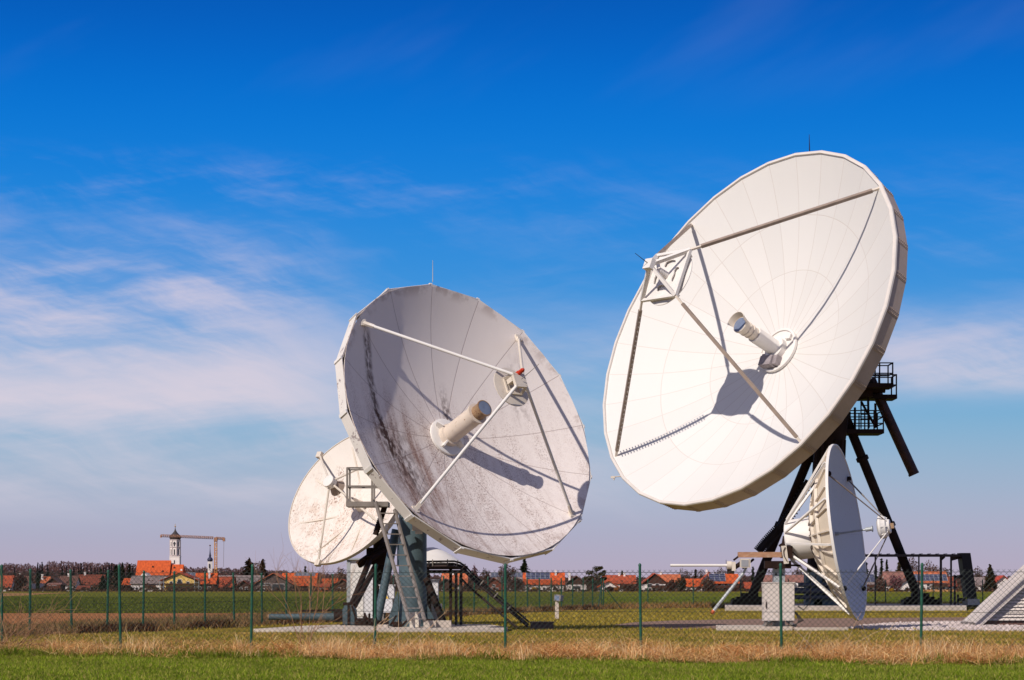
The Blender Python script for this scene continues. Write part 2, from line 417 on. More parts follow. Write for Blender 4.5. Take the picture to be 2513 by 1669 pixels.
# tussocks of long bleached straw along the fence foot
rg = np.random.default_rng(41); T_ = 70; tx_ = np.concatenate([rg.uniform(-9.3, 9.3, 46), rg.uniform(-3.2, -.8, 24)]); ty_ = zb(tx_) + rg.uniform(.2, 4.0, T_)
xs_, ys_, hs_, ls_ = [], [], [], []
for a, b in zip(tx_, ty_):
    k = rg.integers(40, 130); xs_.append(a+rg.normal(0, .11, k)); ys_.append(b+rg.normal(0, .09, k)); hs_.append(rg.uniform(.14, .5, k)*rg.uniform(.6, 1.15)); ls_.append(rg.uniform(.15, 1.0, k))
x = np.concatenate(xs_); y = np.concatenate(ys_); n = len(x)
kind(blades('dry_grass', M_BLADE, x, y, np.zeros(n)+.004, np.concatenate(hs_), rg.uniform(.006, .011, n), np.concatenate(ls_), tints(rg, n, [(.85, .58, .29), (.74, .44, .18), (.60, .31, .11), (.88, .66, .38)], .2), seed=42, curve=.9), 'stuff')
# heaped matted straw
T_ = 64; tx_ = np.concatenate([rg.uniform(.5, 9.4, 40), rg.uniform(-9.4, .5, 24)]); ty_ = zb(tx_) + rg.uniform(.2, 3.4, T_)
xs_, ys_, zs_ = [], [], []
for a, b in zip(tx_, ty_):
    k = int(rg.integers(250, 520)); rx = rg.uniform(.25, .75); ry = rg.uniform(.2, .4); hm = rg.uniform(.1, .30); r_ = np.sqrt(rg.random(k)); th = rg.uniform(0, 2*PI, k)
    xs_.append(a+rx*r_*np.cos(th)); ys_.append(b+ry*r_*np.sin(th)); zs_.append(hm*(1-r_**2)*rg.uniform(.35, 1, k))
x = np.concatenate(xs_); y = np.concatenate(ys_); z_ = np.concatenate(zs_); n = len(x)
kind(blades('dry_grass', M_BLADE, x, y, z_+.004, rg.uniform(.1, .34, n), rg.uniform(.006, .011, n), rg.uniform(.9, 1.3, n), tints(rg, n, [(.85, .52, .20), (.74, .38, .13), (.60, .26, .09), (.90, .64, .32), (.42, .17, .06)], .25), seed=44, curve=.5), 'stuff')
# green tussocks breaking up the straw
T_ = 46; tx_ = rg.uniform(-9.4, 9.4, T_); ty_ = zb(tx_) + rg.uniform(-.1, 3.6, T_); xs_, ys_, hs_ = [], [], []
for a, b in zip(tx_, ty_):
    k = int(rg.integers(120, 380)); rr = rg.uniform(.12, .45); xs_.append(a+rg.normal(0, rr, k)); ys_.append(b+rg.normal(0, rr*.5, k)); hs_.append(rg.uniform(.06, .26, k)*rg.uniform(.6, 1.1))
x = np.concatenate(xs_); y = np.concatenate(ys_); n = len(x)
kind(blades('green_grass', M_BLADE, x, y, np.zeros(n)+.004, np.concatenate(hs_), rg.uniform(.007, .013, n), rg.uniform(.2, 1.0, n), tints(rg, n, [(.13, .19, .014), (.09, .14, .012), (.18, .23, .02)], .25), seed=45), 'stuff')
# winter crop and clods beyond the fence
N = 90000; y = 97+rg.random(N)**1.5*150; x = (rg.random(N)-.5)*2*y*.24
okc = x < np.array([field_row(q)[2] for q in np.linspace(97, 247, 151)])[np.clip((y-97).astype(int), 0, 150)]; x = x[okc]; y = y[okc]; n = len(x)
ylw = (y < 106)*.6
kind(blades('winter_crop_grass', M_BLADE, x, y, np.array([gz(q) for q in y])+.01, rg.uniform(.08, .2, n), rg.uniform(.03, .06, n), rg.uniform(.3, 1.0, n), np.where((rg.random(n) < ylw)[:, None], tints(rg, n, [(.20, .19, .02), (.16, .17, .02)], .25), tints(rg, n, [(.11, .14, .018), (.085, .115, .016), (.14, .155, .025)], .3)*(1+.35*(x > -3))[:, None]), seed=43), 'stuff')
# green tufts in the dry strip and the lawn behind it
N = 230000; y = 37.5 + rg.random(N)*22; x = (rg.random(N)-.5)*2*(y*.235)
dens = np.where(y < 41.5, np.clip(.25-.7*wob(x, y*1.6, 1.2), 0, .8), .95)
ok = (y > zb(x)+.3) & (rg.random(N) < dens) & ~((y > 55.2) & (x < 0)) & ~((y > 57.3) & (x > 4.2)); x = x[ok]; y = y[ok]; n = len(x)
cl = wob(x*.8, y*.8, 1.0); g = (rg.random(n) < .40+.45*cl)
col = np.where(g[:, None], tints(rg, n, [(.21, .215, .018), (.15, .165, .014), (.29, .255, .03)], .25), tints(rg, n, [(.54, .37, .09), (.44, .28, .06), (.33, .22, .04), (.58, .38, .14)], .25))
kind(blades('lawn_grass', M_BLADE, x, y, np.zeros(n), rg.uniform(.035, .10, n), rg.uniform(.009, .018, n), rg.uniform(.3, 1.0, n), col, seed=6), 'stuff')
# lawn further in
N = 60000; y = 59 + rg.random(N)**1.2*48; x = (rg.random(N)-.5)*2*(y*.235)
inpath = in_poly(x, y, [G(1500, 67.0), G(1560, 62.5), G(1650, 60.6), G(2080, 60), G(2600, 60), G(2600, 84), G(2372, 84), G(2100, 82), G(1850, 79.5), G(1650, 76.0), G(1560, 72.5)])
leftf = x < -11.15 + (y-51.7)*.2438
inslab = (y < 64) & (x < 0) & (x > -8)
ok = ~inpath & ~leftf & ~inslab; x = x[ok]; y = y[ok]; n = len(x)
col = tints(rg, n, [(.36, .27, .035), (.48, .35, .075), (.25, .22, .025), (.40, .28, .05)], .25)
kind(blades('lawn_grass', M_BLADE, x, y, np.zeros(n), rg.uniform(.05, .11, n), rg.uniform(.015, .03, n), rg.uniform(.3, 1.0, n), col, seed=7), 'stuff')

# ================================================================ fences
m_post = mat('green_post', (.010, .075, .042), .45, .3, 9, col2=(.08, .2, .13), thr=(.6, .72), spec=.4)
m_wire = mat('fence_wire', (.018, .026, .02), .6, .2, 3)
def wire_mesh(pts, hgt, pitch, r, z0=.03):
    """diagonal wires over the polyline pts (x, y) up to hgt"""
    mb = MB(); vs = []; fs = []
    d = [0.0]
    for a, b in zip(pts, pts[1:]): d.append(d[-1] + math.hypot(b[0]-a[0], b[1]-a[1]))
    xs = [p[0] for p in pts]; ys = [p[1] for p in pts]; L = d[-1]
    def at(s_, z, off): return (np.interp(s_, d, xs), np.interp(s_, d, ys)+off, z)
    s_ = -hgt
    while s_ < L:
        for sg in (1, -1):
            a, za, b, zb_ = s_, z0, s_+hgt, hgt
            if a < 0: za = z0 + (0-a)/(hgt)*(hgt-z0); a = 0
            if b > L: zb_ = z0 + (L-s_)/hgt*(hgt-z0); b = L
            if sg < 0: p, q = at(a, hgt+z0-za, .003), at(b, hgt+z0-zb_, .003)
            else: p, q = at(a, za, -.003), at(b, zb_, -.003)
            o = len(vs)
            for e in (p, q): vs += [(e[0]-r, e[1], e[2]+r*.7), (e[0]+r, e[1], e[2]+r*.7), (e[0], e[1]-r, e[2]-r)]
            fs += [(o, o+1, o+4, o+3), (o+1, o+2, o+5, o+4), (o+2, o, o+3, o+5)]
        s_ += pitch
    mb.add(vs, fs); return mb
def fence(label, pts, hgt, pitch, r, pr, wires=(.97, .5), rnd=1, strut=None):
    rd = random.Random(rnd)
    t = thing('chain_link_fence', label, 'fence', (pts[0][0], pts[0][1], 0))
    pm = None
    for i, (x_, y_) in enumerate(pts):
        fr = Matrix.Translation((x_, y_, 0)) @ Matrix.Rotation(rd.uniform(-.02, .02), 4, 'Y') @ Matrix.Rotation(rd.uniform(0, 3), 4, 'Z')
        if pm is None:
            mb = MB(); mb.lathe([(pr, -.1), (pr, hgt), (pr*1.15, hgt+.002), (pr*1.15, hgt+.03), (pr*.6, hgt+.05), (.002, hgt+.055)], 10)
            o = mb.build('post', m_post, t, True, fr); pm = o.data
        else: link('post', pm, t, fr)
    wire_mesh(pts, hgt-.06, pitch, r).build('wire_mesh', m_wire, t)
    for w in wires:
        mb = MB(); mb.path([(a, b, (hgt-.06)*w) for a, b in pts], r*1.5, 4); mb.build('tension_wire', m_wire, t)
    if strut:
        for p, q in strut: mb = MB(); mb.tube(p, q, pr*.8, n=8); mb.build('brace_strut', m_post, t)
    return t
def nearZ(px): return 40.5 + (37.3-40.5)*px/2513
npx = [-310, 5, 296, 616, 920, 1240, 1573, 1918, 2260, 2610]
fence('tall green post and chain link fence standing in the dry grass strip', [((p-XC)*nearZ(p)/F, nearZ(p)) for p in npx], 1.5, .093, .0025, .024, rnd=4)
ax0, az0, sl0 = -11.15, 51.7, .2438
def farp(px):
    q = px-XC; Z = F*(ax0-sl0*az0)/(q-F*sl0); return (ax0+sl0*(Z-az0), Z)
lpx = [-190, -40, 73, 176, 263, 351, 428, 503, 575, 643, 702, 762, 816, 868, 918, 964, 1008, 1050, 1090, 1128, 1163, 1198, 1233, 1265, 1295, 1324, 1352, 1378, 1405, 1430, 1454, 1477]
lp = [farp(p) for p in lpx]; cx, cy = lp[-1]
fence('long slanting green fence between lawn and ploughed field', lp, 1.52, .1, .0024, .03, rnd=5,
      strut=[((cx-.02, cy, 1.3), (lp[-2][0]+.3, lp[-2][1]+.3, .05)), ((cx+.03, cy, 1.3), (cx+1.0, cy+.4, .05))])
rp = [(cx+.08, cy+.05)] + [((p-XC)*z/F, z) for p, z in zip([1590, 1702, 1818, 1935, 2055, 2173, 2290, 2412, 2530, 2650], [121, 123, 125, 127, 128, 128, 128, 128, 128, 128])]
fence('straight far fence behind the biggest dish facing the village', rp, 1.52, .1, .0018, .03, rnd=6)

# dry brush along the far fence
rg = np.random.default_rng(21)
def line_scatter(pts, n, sd):
    t = rg.random(n)*(len(pts)-1); i = t.astype(int); f = t-i; p = np.array(pts)
    q = p[i]*(1-f)[:, None] + p[i+1]*f[:, None]; return q[:, 0]+rg.normal(0, sd, n), q[:, 1]+rg.normal(0, sd, n)
x, y = line_scatter(lp, 26000, .38); n = len(x)
cl = wob(x*2, y*.6, 1.0); h = rg.uniform(.1, .42, n)*(.8+.4*cl)
kind(blades('dry_grass', M_BLADE, x-.25, y+.1, np.zeros(n), h, rg.uniform(.015, .03, n), rg.uniform(.2, .9, n), tints(rg, n, [(.36, .22, .10), (.28, .15, .065), (.42, .27, .13), (.22, .15, .04), (.2, .09, .04)], .25), seed=8), 'stuff')
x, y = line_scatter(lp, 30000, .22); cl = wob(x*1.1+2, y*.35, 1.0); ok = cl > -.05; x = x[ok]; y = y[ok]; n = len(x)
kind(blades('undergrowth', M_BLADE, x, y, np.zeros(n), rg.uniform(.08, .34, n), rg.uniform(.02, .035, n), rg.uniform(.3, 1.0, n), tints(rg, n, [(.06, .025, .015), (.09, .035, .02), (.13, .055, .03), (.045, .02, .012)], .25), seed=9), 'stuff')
x, y = line_scatter(rp, 9000, .5); n = len(x)
kind(blades('dry_grass', M_BLADE, x, y, np.zeros(n), rg.uniform(.1, .5, n), rg.uniform(.03, .05, n), rg.uniform(.2, .9, n), tints(rg, n, [(.38, .22, .09), (.30, .15, .065), (.25, .17, .05)], .25), seed=10), 'stuff')
# rough grass between the soil strip and the fence, far field edge
N = 22000; y = 60+rg.random(N)*38; x = -11.15+(y-51.7)*.2438 - rg.random(N)**2*(2.5+.06*y); n = N
kind(blades('rough_grass', M_BLADE, x, y, np.zeros(n), rg.uniform(.08, .3, n), rg.uniform(.015, .03, n), rg.uniform(.2, .9, n), tints(rg, n, [(.30, .19, .08), (.38, .22, .10), (.16, .14, .03), (.24, .13, .06)], .25), seed=12), 'stuff')

# bare shrubs and stalks by the near fence
m_twig = mat('dry_twig', (.30, .165, .085), .85, .3, 5)
m_stalk = mat('pale_stalk', (.58, .40, .24), .85, .2, 5)
def branchy(mb, p, d, L, r, lvl, rd, spread=.6, kids=(2, 3), up=.1):
    pts = [p]; q = Vector(p); dd = Vector(d).normalized(); n = 4
    for i in range(n):
        dd = (dd + Vector((rd.gauss(0, .12), rd.gauss(0, .12), rd.gauss(0, .08)+up*.2))).normalized(); q = q + dd*(L/n); pts.append(q)
    mb.path(pts, [r*(1-.5*i/n) for i in range(n+1)], 4 if lvl else 3, False)
    if lvl == 0: return
    for k in range(rd.randint(*kids)):
        i = rd.randint(1, n); a = dd.orthogonal().normalized(); a.rotate(Matrix.Rotation(rd.uniform(0, 2*PI), 3, dd))
        nd = (dd + a*rd.uniform(spread*.6, spread*1.3)).normalized()
        branchy(mb, pts[i], nd, L*rd.uniform(.5, .8), r*.6, lvl-1, rd, spread, kids, up)
rd = random.Random(3)
mb = MB()
for i in range(22):
    a = rd.uniform(-.2, PI+.2); b = Vector((math.cos(a)*.7+.25, math.sin(a)*.35-.1, rd.uniform(.5, 1.1)))
    branchy(mb, G(rd.uniform(-40, 50), 39.2), b, rd.uniform(.45, .9), .0085, 2, rd, .6, (2, 4), -.05)
tag(mb.build('bare_shrub', m_twig), 'leafless tan shrub arching over the dry grass at the end of the fence', 'shrub')
mb = MB()
for i in range(7):
    branchy(mb, G(rd.uniform(738, 765), 37.6), Vector((rd.gauss(0, .09), rd.gauss(0, .05), 1)), rd.uniform(.75, 1.05), .0075, 3, rd, .36, (2, 4), .1)
tag(mb.build('bare_sapling', m_twig), 'thin upright leafless sapling in front of the blue jack tube', 'sapling')
for px, py0, lab, tilt in ((1035, 1500, 'long bleached reed stalk leaning against the fence below the ladder', (.8, .3)), (2150, 1545, 'crossed pale stalks before the fence near the gravel', (-.4, .7))):
    mb = MB()
    for i in range(9):
        p = G(px-150+rd.uniform(-60, 160), 38.3); a = rd.choice(tilt)+rd.gauss(0, .35)
        q = p + Vector((a*.75, rd.gauss(0, .1), rd.uniform(.4, .75))); mid = (p+q)/2 + Vector((0, 0, .09))
        mb.path([p, p*.4+mid*.6, mid*.5+q*.5, q], [.006, .005, .004, .003], 4, False)
    tag(mb.build('dead_stalk', m_stalk), lab, 'dead stalk')
# dandelions
m_yel = mat('dandelion_yellow', (.75, .5, .02), .7, .1, 20); m_stem = mat('flower_stem', (.1, .16, .03), .8)
rt = None
for i, (px, Z) in enumerate(((715, 49), (770, 50), (1043, 48), (1070, 48.5), (1055, 52), (1104, 47.5), (1112, 47), (2245, 55), (2330, 51), (860, 51), (1345, 50))):
    p = G(px, Z)
    if rt is None:
        rt = thing('dandelion', 'small yellow dandelion flowering in the mown lawn', 'flower', p, 'dandelions dotted over the lawn')
        mb = MB(); mb.lathe([(.006, .1), (.03, .112), (.034, .122), (.012, .13)], 9); mb.build('blossom', m_yel, rt, True, local=True)
        mb = MB(); mb.tube((0, 0, 0), (.005, 0, .1), .004, n=4); mb.build('stem', m_stem, rt, local=True)
    else: dup(rt, p)
# ================================================================ dishes
def dish_frame(cx, cy, az, el, R, Z, depth):
    n = Vector((math.sin(az)*math.cos(el), -math.cos(az)*math.cos(el), math.sin(el)))
    u = Vector((0, 0, 1)).cross(n).normalized(); v = n.cross(u); c = P(cx, cy, Z); o = c - n*(R*depth)
    M = Matrix(((u.x, v.x, n.x, o.x), (u.y, v.y, n.y, o.y), (u.z, v.z, n.z, o.z), (0, 0, 0, 1)))
    return M
def rimp(R, depth, ang, rr=1.0, dz=0.0):
    a = math.radians(ang); return Vector((R*rr*math.cos(a), R*rr*math.sin(a), R*depth*rr*rr + dz))
def reflector(R, depth, n, r0, rr, th, phase=0.0, steps=9):
    mb = MB(); pr = []
    for i in range(steps+1):
        r = r0 + (rr-r0)*i/steps; pr.append((R*r, R*depth*r*r))
    bk = [(r - (th*.3 if i == steps else 0), z-th) for i, (r, z) in enumerate(pr)]
    prof = pr + bk[::-1] + [pr[0]]
    mb.lathe(prof, n, phase=phase, cap=False); return mb
m_white = mat('white_paint', (.74, .70, .66), .55, .06, 1.5, col2=(.55, .47, .40), thr=(.63, .8))
m_cream = mat('cream_paint', (.66, .58, .49), .55, .08, 1.5, col2=(.45, .36, .28), thr=(.63, .8))
m_taupe = mat('taupe_paint', (.30, .23, .185), .5, .15, 2.0, col2=(.17, .115, .09), thr=(.6, .75))
m_black = mat('dark_steel', (.026, .014, .011), .6, .35, 1.2, col2=(.045, .018, .013), thr=(.55, .75), spec=.08)
m_grey = mat('grey_steel', (.22, .19, .17), .5, .2, 3, col2=(.12, .08, .06), thr=(.6, .75))
m_galv = mat('galvanised_steel', (.40, .42, .43), .5, .12, 3, metal=.2, col2=(.28, .27, .26), thr=(.55, .75))
m_lens = mat('feed_window', (.16, .20, .30), .25, .1, 3, spec=.5)
m_copper = mat('weathered_brass', (.33, .21, .12), .5, .2, 5, col2=(.2, .1, .06))
m_blue = mat('blue_grey_paint', (.07, .105, .12), .45, .2, 1.0, col2=(.045, .05, .055), thr=(.5, .78))
m_cable = mat('black_cable', (.018, .013, .013), .5, .2, 4)

# ---------------------------------------------------------------- dish A: the biggest
R, dp = 9.8094, .3
MA = dish_frame(1818.6068, 798.8599, -0.9204, 0.3966, R, 112, dp)
def A(x, y, z): return MA @ Vector((x, y, z))
T = thing('satellite_dish', 'biggest white dish with 32 straight rim edges above dark steel legs', 'satellite dish', G(2040, 117))
m_rA = mat_reflector('panel_white', R, 32, (.44, .71), (.70, .675, .645), (.42, .32, .26), .0026, .36, tone=.028)
reflector(R, dp, 32, .02, .990, .06).build('reflector', m_rA, T, 30, MA)
mb = MB(); zr = R*dp
mb.lathe([(R*.987, zr-.10), (R*.987, zr+.03), (R*1.0, zr+.03), (R*1.004, zr-.02), (R*1.004, zr-.12), (R*.989, zr-.12), (R*.987, zr-.10)], 32, cap=False)
mb.build('rim_lip', mat('lip_paint', (.68, .62, .57), .55, .06, 1.5), T, 15, MA)
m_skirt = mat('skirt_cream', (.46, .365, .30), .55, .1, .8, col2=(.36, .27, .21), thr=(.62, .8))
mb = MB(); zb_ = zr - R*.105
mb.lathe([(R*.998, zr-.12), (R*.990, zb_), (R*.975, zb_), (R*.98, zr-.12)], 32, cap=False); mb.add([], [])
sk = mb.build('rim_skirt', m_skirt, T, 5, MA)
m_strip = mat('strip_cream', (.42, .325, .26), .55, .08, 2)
for k in range(32):
    a = 2*PI*k/32; er = Vector((math.cos(a), math.sin(a), 0)); ez = Vector((0, 0, 1)); mb = MB()
    for s_ in (-1, 1):      # a strip lies on each of the two flat facets that meet at the joint
        am = a + s_*PI/32; en = Vector((math.cos(am), math.sin(am), 0)); et = Vector((-en.y, en.x, 0))*s_
        p0 = er*(R*.998) + ez*(zr-.13) + et*.09 + en*.008; p1 = er*(R*.990) + ez*(zb_+.01) + et*.09 + en*.008
        mb.beam(p0, p1, .17, .02, en)
        for j in range(7): mb.box(p0.lerp(p1, (j+.5)/7) + en*.022, (.022, .012, .022), (et, en, ez))
    mb.build('joint_strip', m_strip, T, False, MA)
mb = MB(); mb.lathe([(R*.975, zb_+.01), (R*.30, -R*.13), (R*.16, -R*.16), (R*.16, -R*.34), (R*.02, -R*.34)], 32, cap=False); mb.build('back_shell', mat('back_grey', (.2, .16, .14), .7, .1, .5), T, 10, MA)
# feed
mb = MB(); mb.lathe([(R*.118, .03), (R*.125, .10), (R*.125, .24), (R*.112, .26), (R*.112, .18), (R*.05, .18)], 32, cap=False); mb.lathe([(.05, .17), (R*.113, .175)], 32, cap=False)
mb.build('hub_ring', m_white, T, 30, MA)
mb = MB(); mb.lathe([(.60, .18), (.60, .5), (.43, .52), (.41, .56), (.41, 1.95), (.36, 1.97), (.34, 1.95)], 28); ft = mb.build('feed_tube', m_white, T, 30, MA)
mb = MB(); mb.lathe([(.33, 1.9), (.33, 2.25), (.37, 2.26), (.37, 2.32), (.33, 2.33), (.35, 2.52), (.39, 2.53), (.39, 2.6), (.36, 2.62), (.40, 2.95), (.43, 2.96), (.43, 3.03), (.40, 3.05)], 28); mb.build('feed_horn', m_cream, ft, 30, MA)
mb = MB(); mb.lathe([(.005, 3.075), (.2, 3.072), (.39, 3.056)], 24, cap=False); mb.build('feed_window', m_lens, ft, True, MA)
mb = MB(); mb.lathe([(.44, 2.97), (.56, 3.36), (.54, 3.36), (.435, 3.0)], 20, cap=False, a0=math.radians(10), a1=math.radians(190)); mb.build('rain_hood', m_cream, ft, True, MA)
mb = MB(); mb.box((-.15, -.78, .42), (.42, .26, .26)); mb.box((-.5, -.62, .34), (.2, .3, .16)); mb.box((.3, -.72, .36), (.2, .25, .18)); mb.build('feed_cover', mat('grey_cover', (.3, .26, .27), .8, .2, 4, bump=.5), ft, False, MA)
mb = MB()
for (x0, y0, x1, y1) in ((-.6, .3, -.9, .7), (.4, .5, .8, .8), (-.7, -.2, -1.05, -.4)): mb.box(((x0+x1)/2, (y0+y1)/2, .26), (.17, .13, .09))
mb.build('junction_box', m_white, ft, False, MA)
# subreflector and its frame
zs = R*(dp+.50); zp = R*(dp+.55); zt = R*(dp+.665); hd = R*.178
mb = MB(); mb.lathe([(.02, zs-.42), (.5, zs-.28), (1.0, zs-.05), (R*.152, zs+.20), (R*.152, zs+.24), (R*.13, zs+.30), (.02, zs+.34)], 40, cap=False); mb.build('subreflector', m_white, T, 30, MA)
fr_ = MB(); cor = [Vector((hd*math.cos(math.radians(45+90*k)), hd*math.sin(math.radians(45+90*k)), zp)) for k in range(4)]
apx = Vector((0, 0, zt))
for k in range(4):
    fr_.beam(cor[k], cor[(k+1) % 4], .13, .16)
    fr_.beam(cor[k], apx, .15, .2)
    fr_.beam(cor[k]*.94+Vector((0, 0, zp*.06)), Vector((cor[k].x*.85, cor[k].y*.85, zs+.15)), .1)
fr_.box((0, 0, zt+.02), (.26, .26, .14)); sf = fr_.build('subreflector_frame', m_white, T, False, MA)
# backing plate with four kidney openings
import bmesh
bm = bmesh.new(); e_ = []
def ring(pts):
    v_ = [bm.verts.new(p) for p in pts]; return [bm.edges.new((v_[i], v_[(i+1) % len(v_)])) for i in range(len(v_))]
e_ += ring([c*.97 for c in cor] and [Vector((c.x*.97, c.y*.97, zp-.02)) for c in cor])
for k in range(4):
    a0 = PI/2*k; pts = []
    for j in range(9): a = a0 - .42 + .84*j/8; pts.append(Vector((.86*math.cos(a), .86*math.sin(a), zp-.02)))
    for j in range(1, 5): a = a0+.42; t_ = PI*j/5; pts.append(Vector(((.68+.12*math.cos(t_))*math.cos(a) - .13*math.sin(t_)*math.sin(a), (.68+.12*math.cos(t_))*math.sin(a) + .13*math.sin(t_)*math.cos(a), zp-.02)))
    for j in range(9): a = a0 + .42 - .84*j/8; pts.append(Vector((.52*math.cos(a), .52*math.sin(a), zp-.02)))
    for j in range(1, 5): a = a0-.42; t_ = PI*j/5; pts.append(Vector(((.68-.12*math.cos(t_))*math.cos(a) + -.13*math.sin(t_)*-math.sin(a)*1, (.68-.12*math.cos(t_))*math.sin(a) - .13*math.sin(t_)*math.cos(a), zp-.02)))
    e_ += ring(pts)
bmesh.ops.triangle_fill(bm, edges=e_, use_beauty=True); bmesh.ops.recalc_face_normals(bm, faces=bm.faces)
gm = bmesh.ops.extrude_face_region(bm, geom=list(bm.faces)); bmesh.ops.translate(bm, verts=[v_ for v_ in gm['geom'] if isinstance(v_, bmesh.types.BMVert)], vec=(0, 0, -.06))
me = bpy.data.meshes.new('backing_plate'); bm.to_mesh(me); bm.free(); me.materials.append(m_white); link('backing_plate', me, sf, MA)
mb = MB(); mb.lathe([(.42, zs+.3), (.28, zp-.2), (.20, zp-.1), (.18, zt-.6)], 16); mb.build('drive_cone', m_white, sf, 30, MA)
for k in range(4):
    a = 45+90*k; q = rimp(R, dp, a, .972, .04); p = cor[k]; d_ = (q-p).normalized()
    mb = MB(); mb.beam(p+d_*.55, q-d_*.3, .15, .17); s_ = mb.build('strut', m_taupe, T, False, MA)
    mb = MB(); mb.beam(p, p+d_*.62, .10); mb.build('strut_fitting', m_cream, s_, False, MA); mb = MB(); mb.beam(q-d_*.32, q+d_*.08, .11); mb.build('strut_foot', m_cream, s_, False, MA)
    if k == 2:
        mb = MB(); L = (q-p).length; nn = 30; sd = d_.cross(Vector((0, 0, 1))).normalized()
        for j in range(nn): c_ = p + d_*(.9+(L-1.4)*j/(nn-1)); mb.beam(c_-sd*.24, c_+sd*.24, .04)
        mb.build('climbing_rung', m_grey, s_, False, MA)
rp_ = A(*rimp(R, dp, 90, 1.0, 0)); rp_ = A(*rimp(R, dp, 84, 1.0, 0))
mb = MB(); mb.tube(rp_, rp_+Vector((-.02, 0, .85)), .03, .012, 6); mb.build('lightning_rod', m_black, T)
mb = MB(); q = A(0, 0, zt); mb.tube(q, q + (MA.to_3x3() @ Vector((-.05, .1, 1)))*1.0, .022, .012, 6); mb.build('lightning_rod', m_black, T)
mb = MB(); q = A(*rimp(R, dp, 235, 1.0, 0)); mb.path([q, q+Vector((-.3, -.1, -.02)), q+Vector((-.38, -.1, -.2))], .035, 6); mb.box(q+Vector((-.42, -.1, -.05)), (.1, .06, .06)); mb.build('rim_lamp', m_cream, T)
# mount
hub = A(0, 0, -R*.36); apex = P(2050, 966, 116.5)
mb = MB(); mb.path([A(0, 0, -R*.1), hub, A(0, 0, -R*.44)], [1.5, 1.35, 1.1], 20); mb.build('hub_drum', m_black, T, 30)
mb = MB(); mb.tube(G(2020, 116.5), P(2036, 1085, 116.5), .95, .82, 20); mb.tube(P(2036, 1090, 116.5), P(2048, 960, 116.3), .8, .9, 20)
for dx_ in (-.7, -.35, .3, .62, .8): mb.tube(P(2020, 1480, 115.6)+Vector((dx_, 0, 0)), P(2036, 1080, 115.6)+Vector((dx_, 0, 0)), .06, n=6)
mb.build('mast', m_black, T, 30)
for (px0, py0, px1, zf, rr) in ((2050, 966, 1839, 119, .27), (2052, 966, 2258, 119, .27)):
    p = P(px0, py0, 116.8); q = G(px1, zf)+Vector((0, 0, .35)); mb = MB(); mb.tube(p, q, rr*.9, n=14); lg = mb.build('leg', m_black, T, True)
    d_ = (q-p).normalized()
    for f_ in (.30, .62, .97): mb = MB(); c_ = p.lerp(q, f_); mb.tube(c_, c_+d_*.2, rr*1.22, n=14); mb.build('flange', m_black, lg, 30)
    mb = MB(); b_ = G(px1, zf)
    for i, (w_, h_) in enumerate(((.95, .28), (.7, .42), (.45, .62))): mb.box(b_+Vector((0, 0, .2+h_/2)), (w_/1.0, .5-.1*i, h_/2))
    for i in range(7): mb.box(b_+Vector((-.9+.3*i, -.55, .42)), (.06, .06, .14))
    mb.build('foot', m_black, lg)
mb = MB(); mb.tube(P(2136, 930, 118), P(2243, 1163, 118), .27, n=14); mb.lathe([(.29, 0), (.29, .12)], 14, Matrix.Translation(P(2241, 1160, 118)) @ (P(2243, 1163, 118)-P(2136, 930, 118)).to_track_quat('Z', 'Y').to_matrix().to_4x4())
mb.build('jack_tube', mat('rusty_dark_steel', (.05, .022, .016), .55, .4, 1.5, col2=(.11, .04, .025), thr=(.5, .7)), T, True)
def platform(x0, x1, yf, yr, Zc, dep, rails=2, name='platform', posts=3, fascia=.22):
    a = P(x0, yf, Zc-dep/2); b = P(x1, yf, Zc-dep/2); H_ = (P(0, yr, Zc-dep/2)-P(0, yf, Zc-dep/2)).z
    mb = MB(); mb.span((a.x, a.y, a.z-fascia), (b.x, a.y+dep, a.z)); fl = mb.build(name, m_black, T)
    mb = MB()
    for yy in (a.y+.04, a.y+dep-.04):
        for i in range(posts): x_ = a.x+.04+(b.x-a.x-.08)*i/(posts-1); mb.beam((x_, yy, a.z+.002), (x_, yy, a.z+H_), .065)
        for r_ in range(rails): z_ = a.z+H_*(r_+1)/rails-.03; mb.beam((a.x+.075, yy, z_), (b.x-.075, yy, z_), .055)
    for xx in (b.x-.04,):
        for r_ in range(rails): z_ = a.z+H_*(r_+1)/rails-.03; mb.beam((xx, a.y+.075, z_), (xx, a.y+dep-.075, z_), .055)
    mb.build('railing', m_black, fl)
    return fl
platform(2112, 2202, 968, 918, 118.2, 1.6)
platform(2125, 2193, 940, 889, 116.0, 1.5)
pf = platform(2052, 2170, 1053, 1006, 117.5, 2.0, 3, posts=6)
mb = MB()
for (xa, ya, xb, yb) in ((2113, 985, 2150, 1050), (2130, 965, 2132, 1050), (2098, 1000, 2098, 1050), (2085, 1010, 2085, 1050), (2148, 990, 2150, 1050)): mb.beam(P(xa, ya, 116.9), P(xb, yb, 116.9), .11)
for y_ in range(995, 1050, 11): mb.beam(P(2114, y_, 116.7), P(2131, y_, 116.7), .05)
mb.beam(P(2113, 985, 116.7), P(2113, 1052, 116.7), .06); mb.beam(P(2132, 985, 116.7), P(2132, 1052, 116.7), .06)
mb.build('platform_brace', m_black, T)
mb = MB(); mb.beam(P(2060, 975, 117), P(2130, 960, 117.5), .8, .7); mb.box(P(2105, 957, 117), (.7, .5, .4)); mb.tube(P(2130, 957, 117.4), P(2172, 957, 117.4), .16); mb.build('elevation_drive', m_black, T)
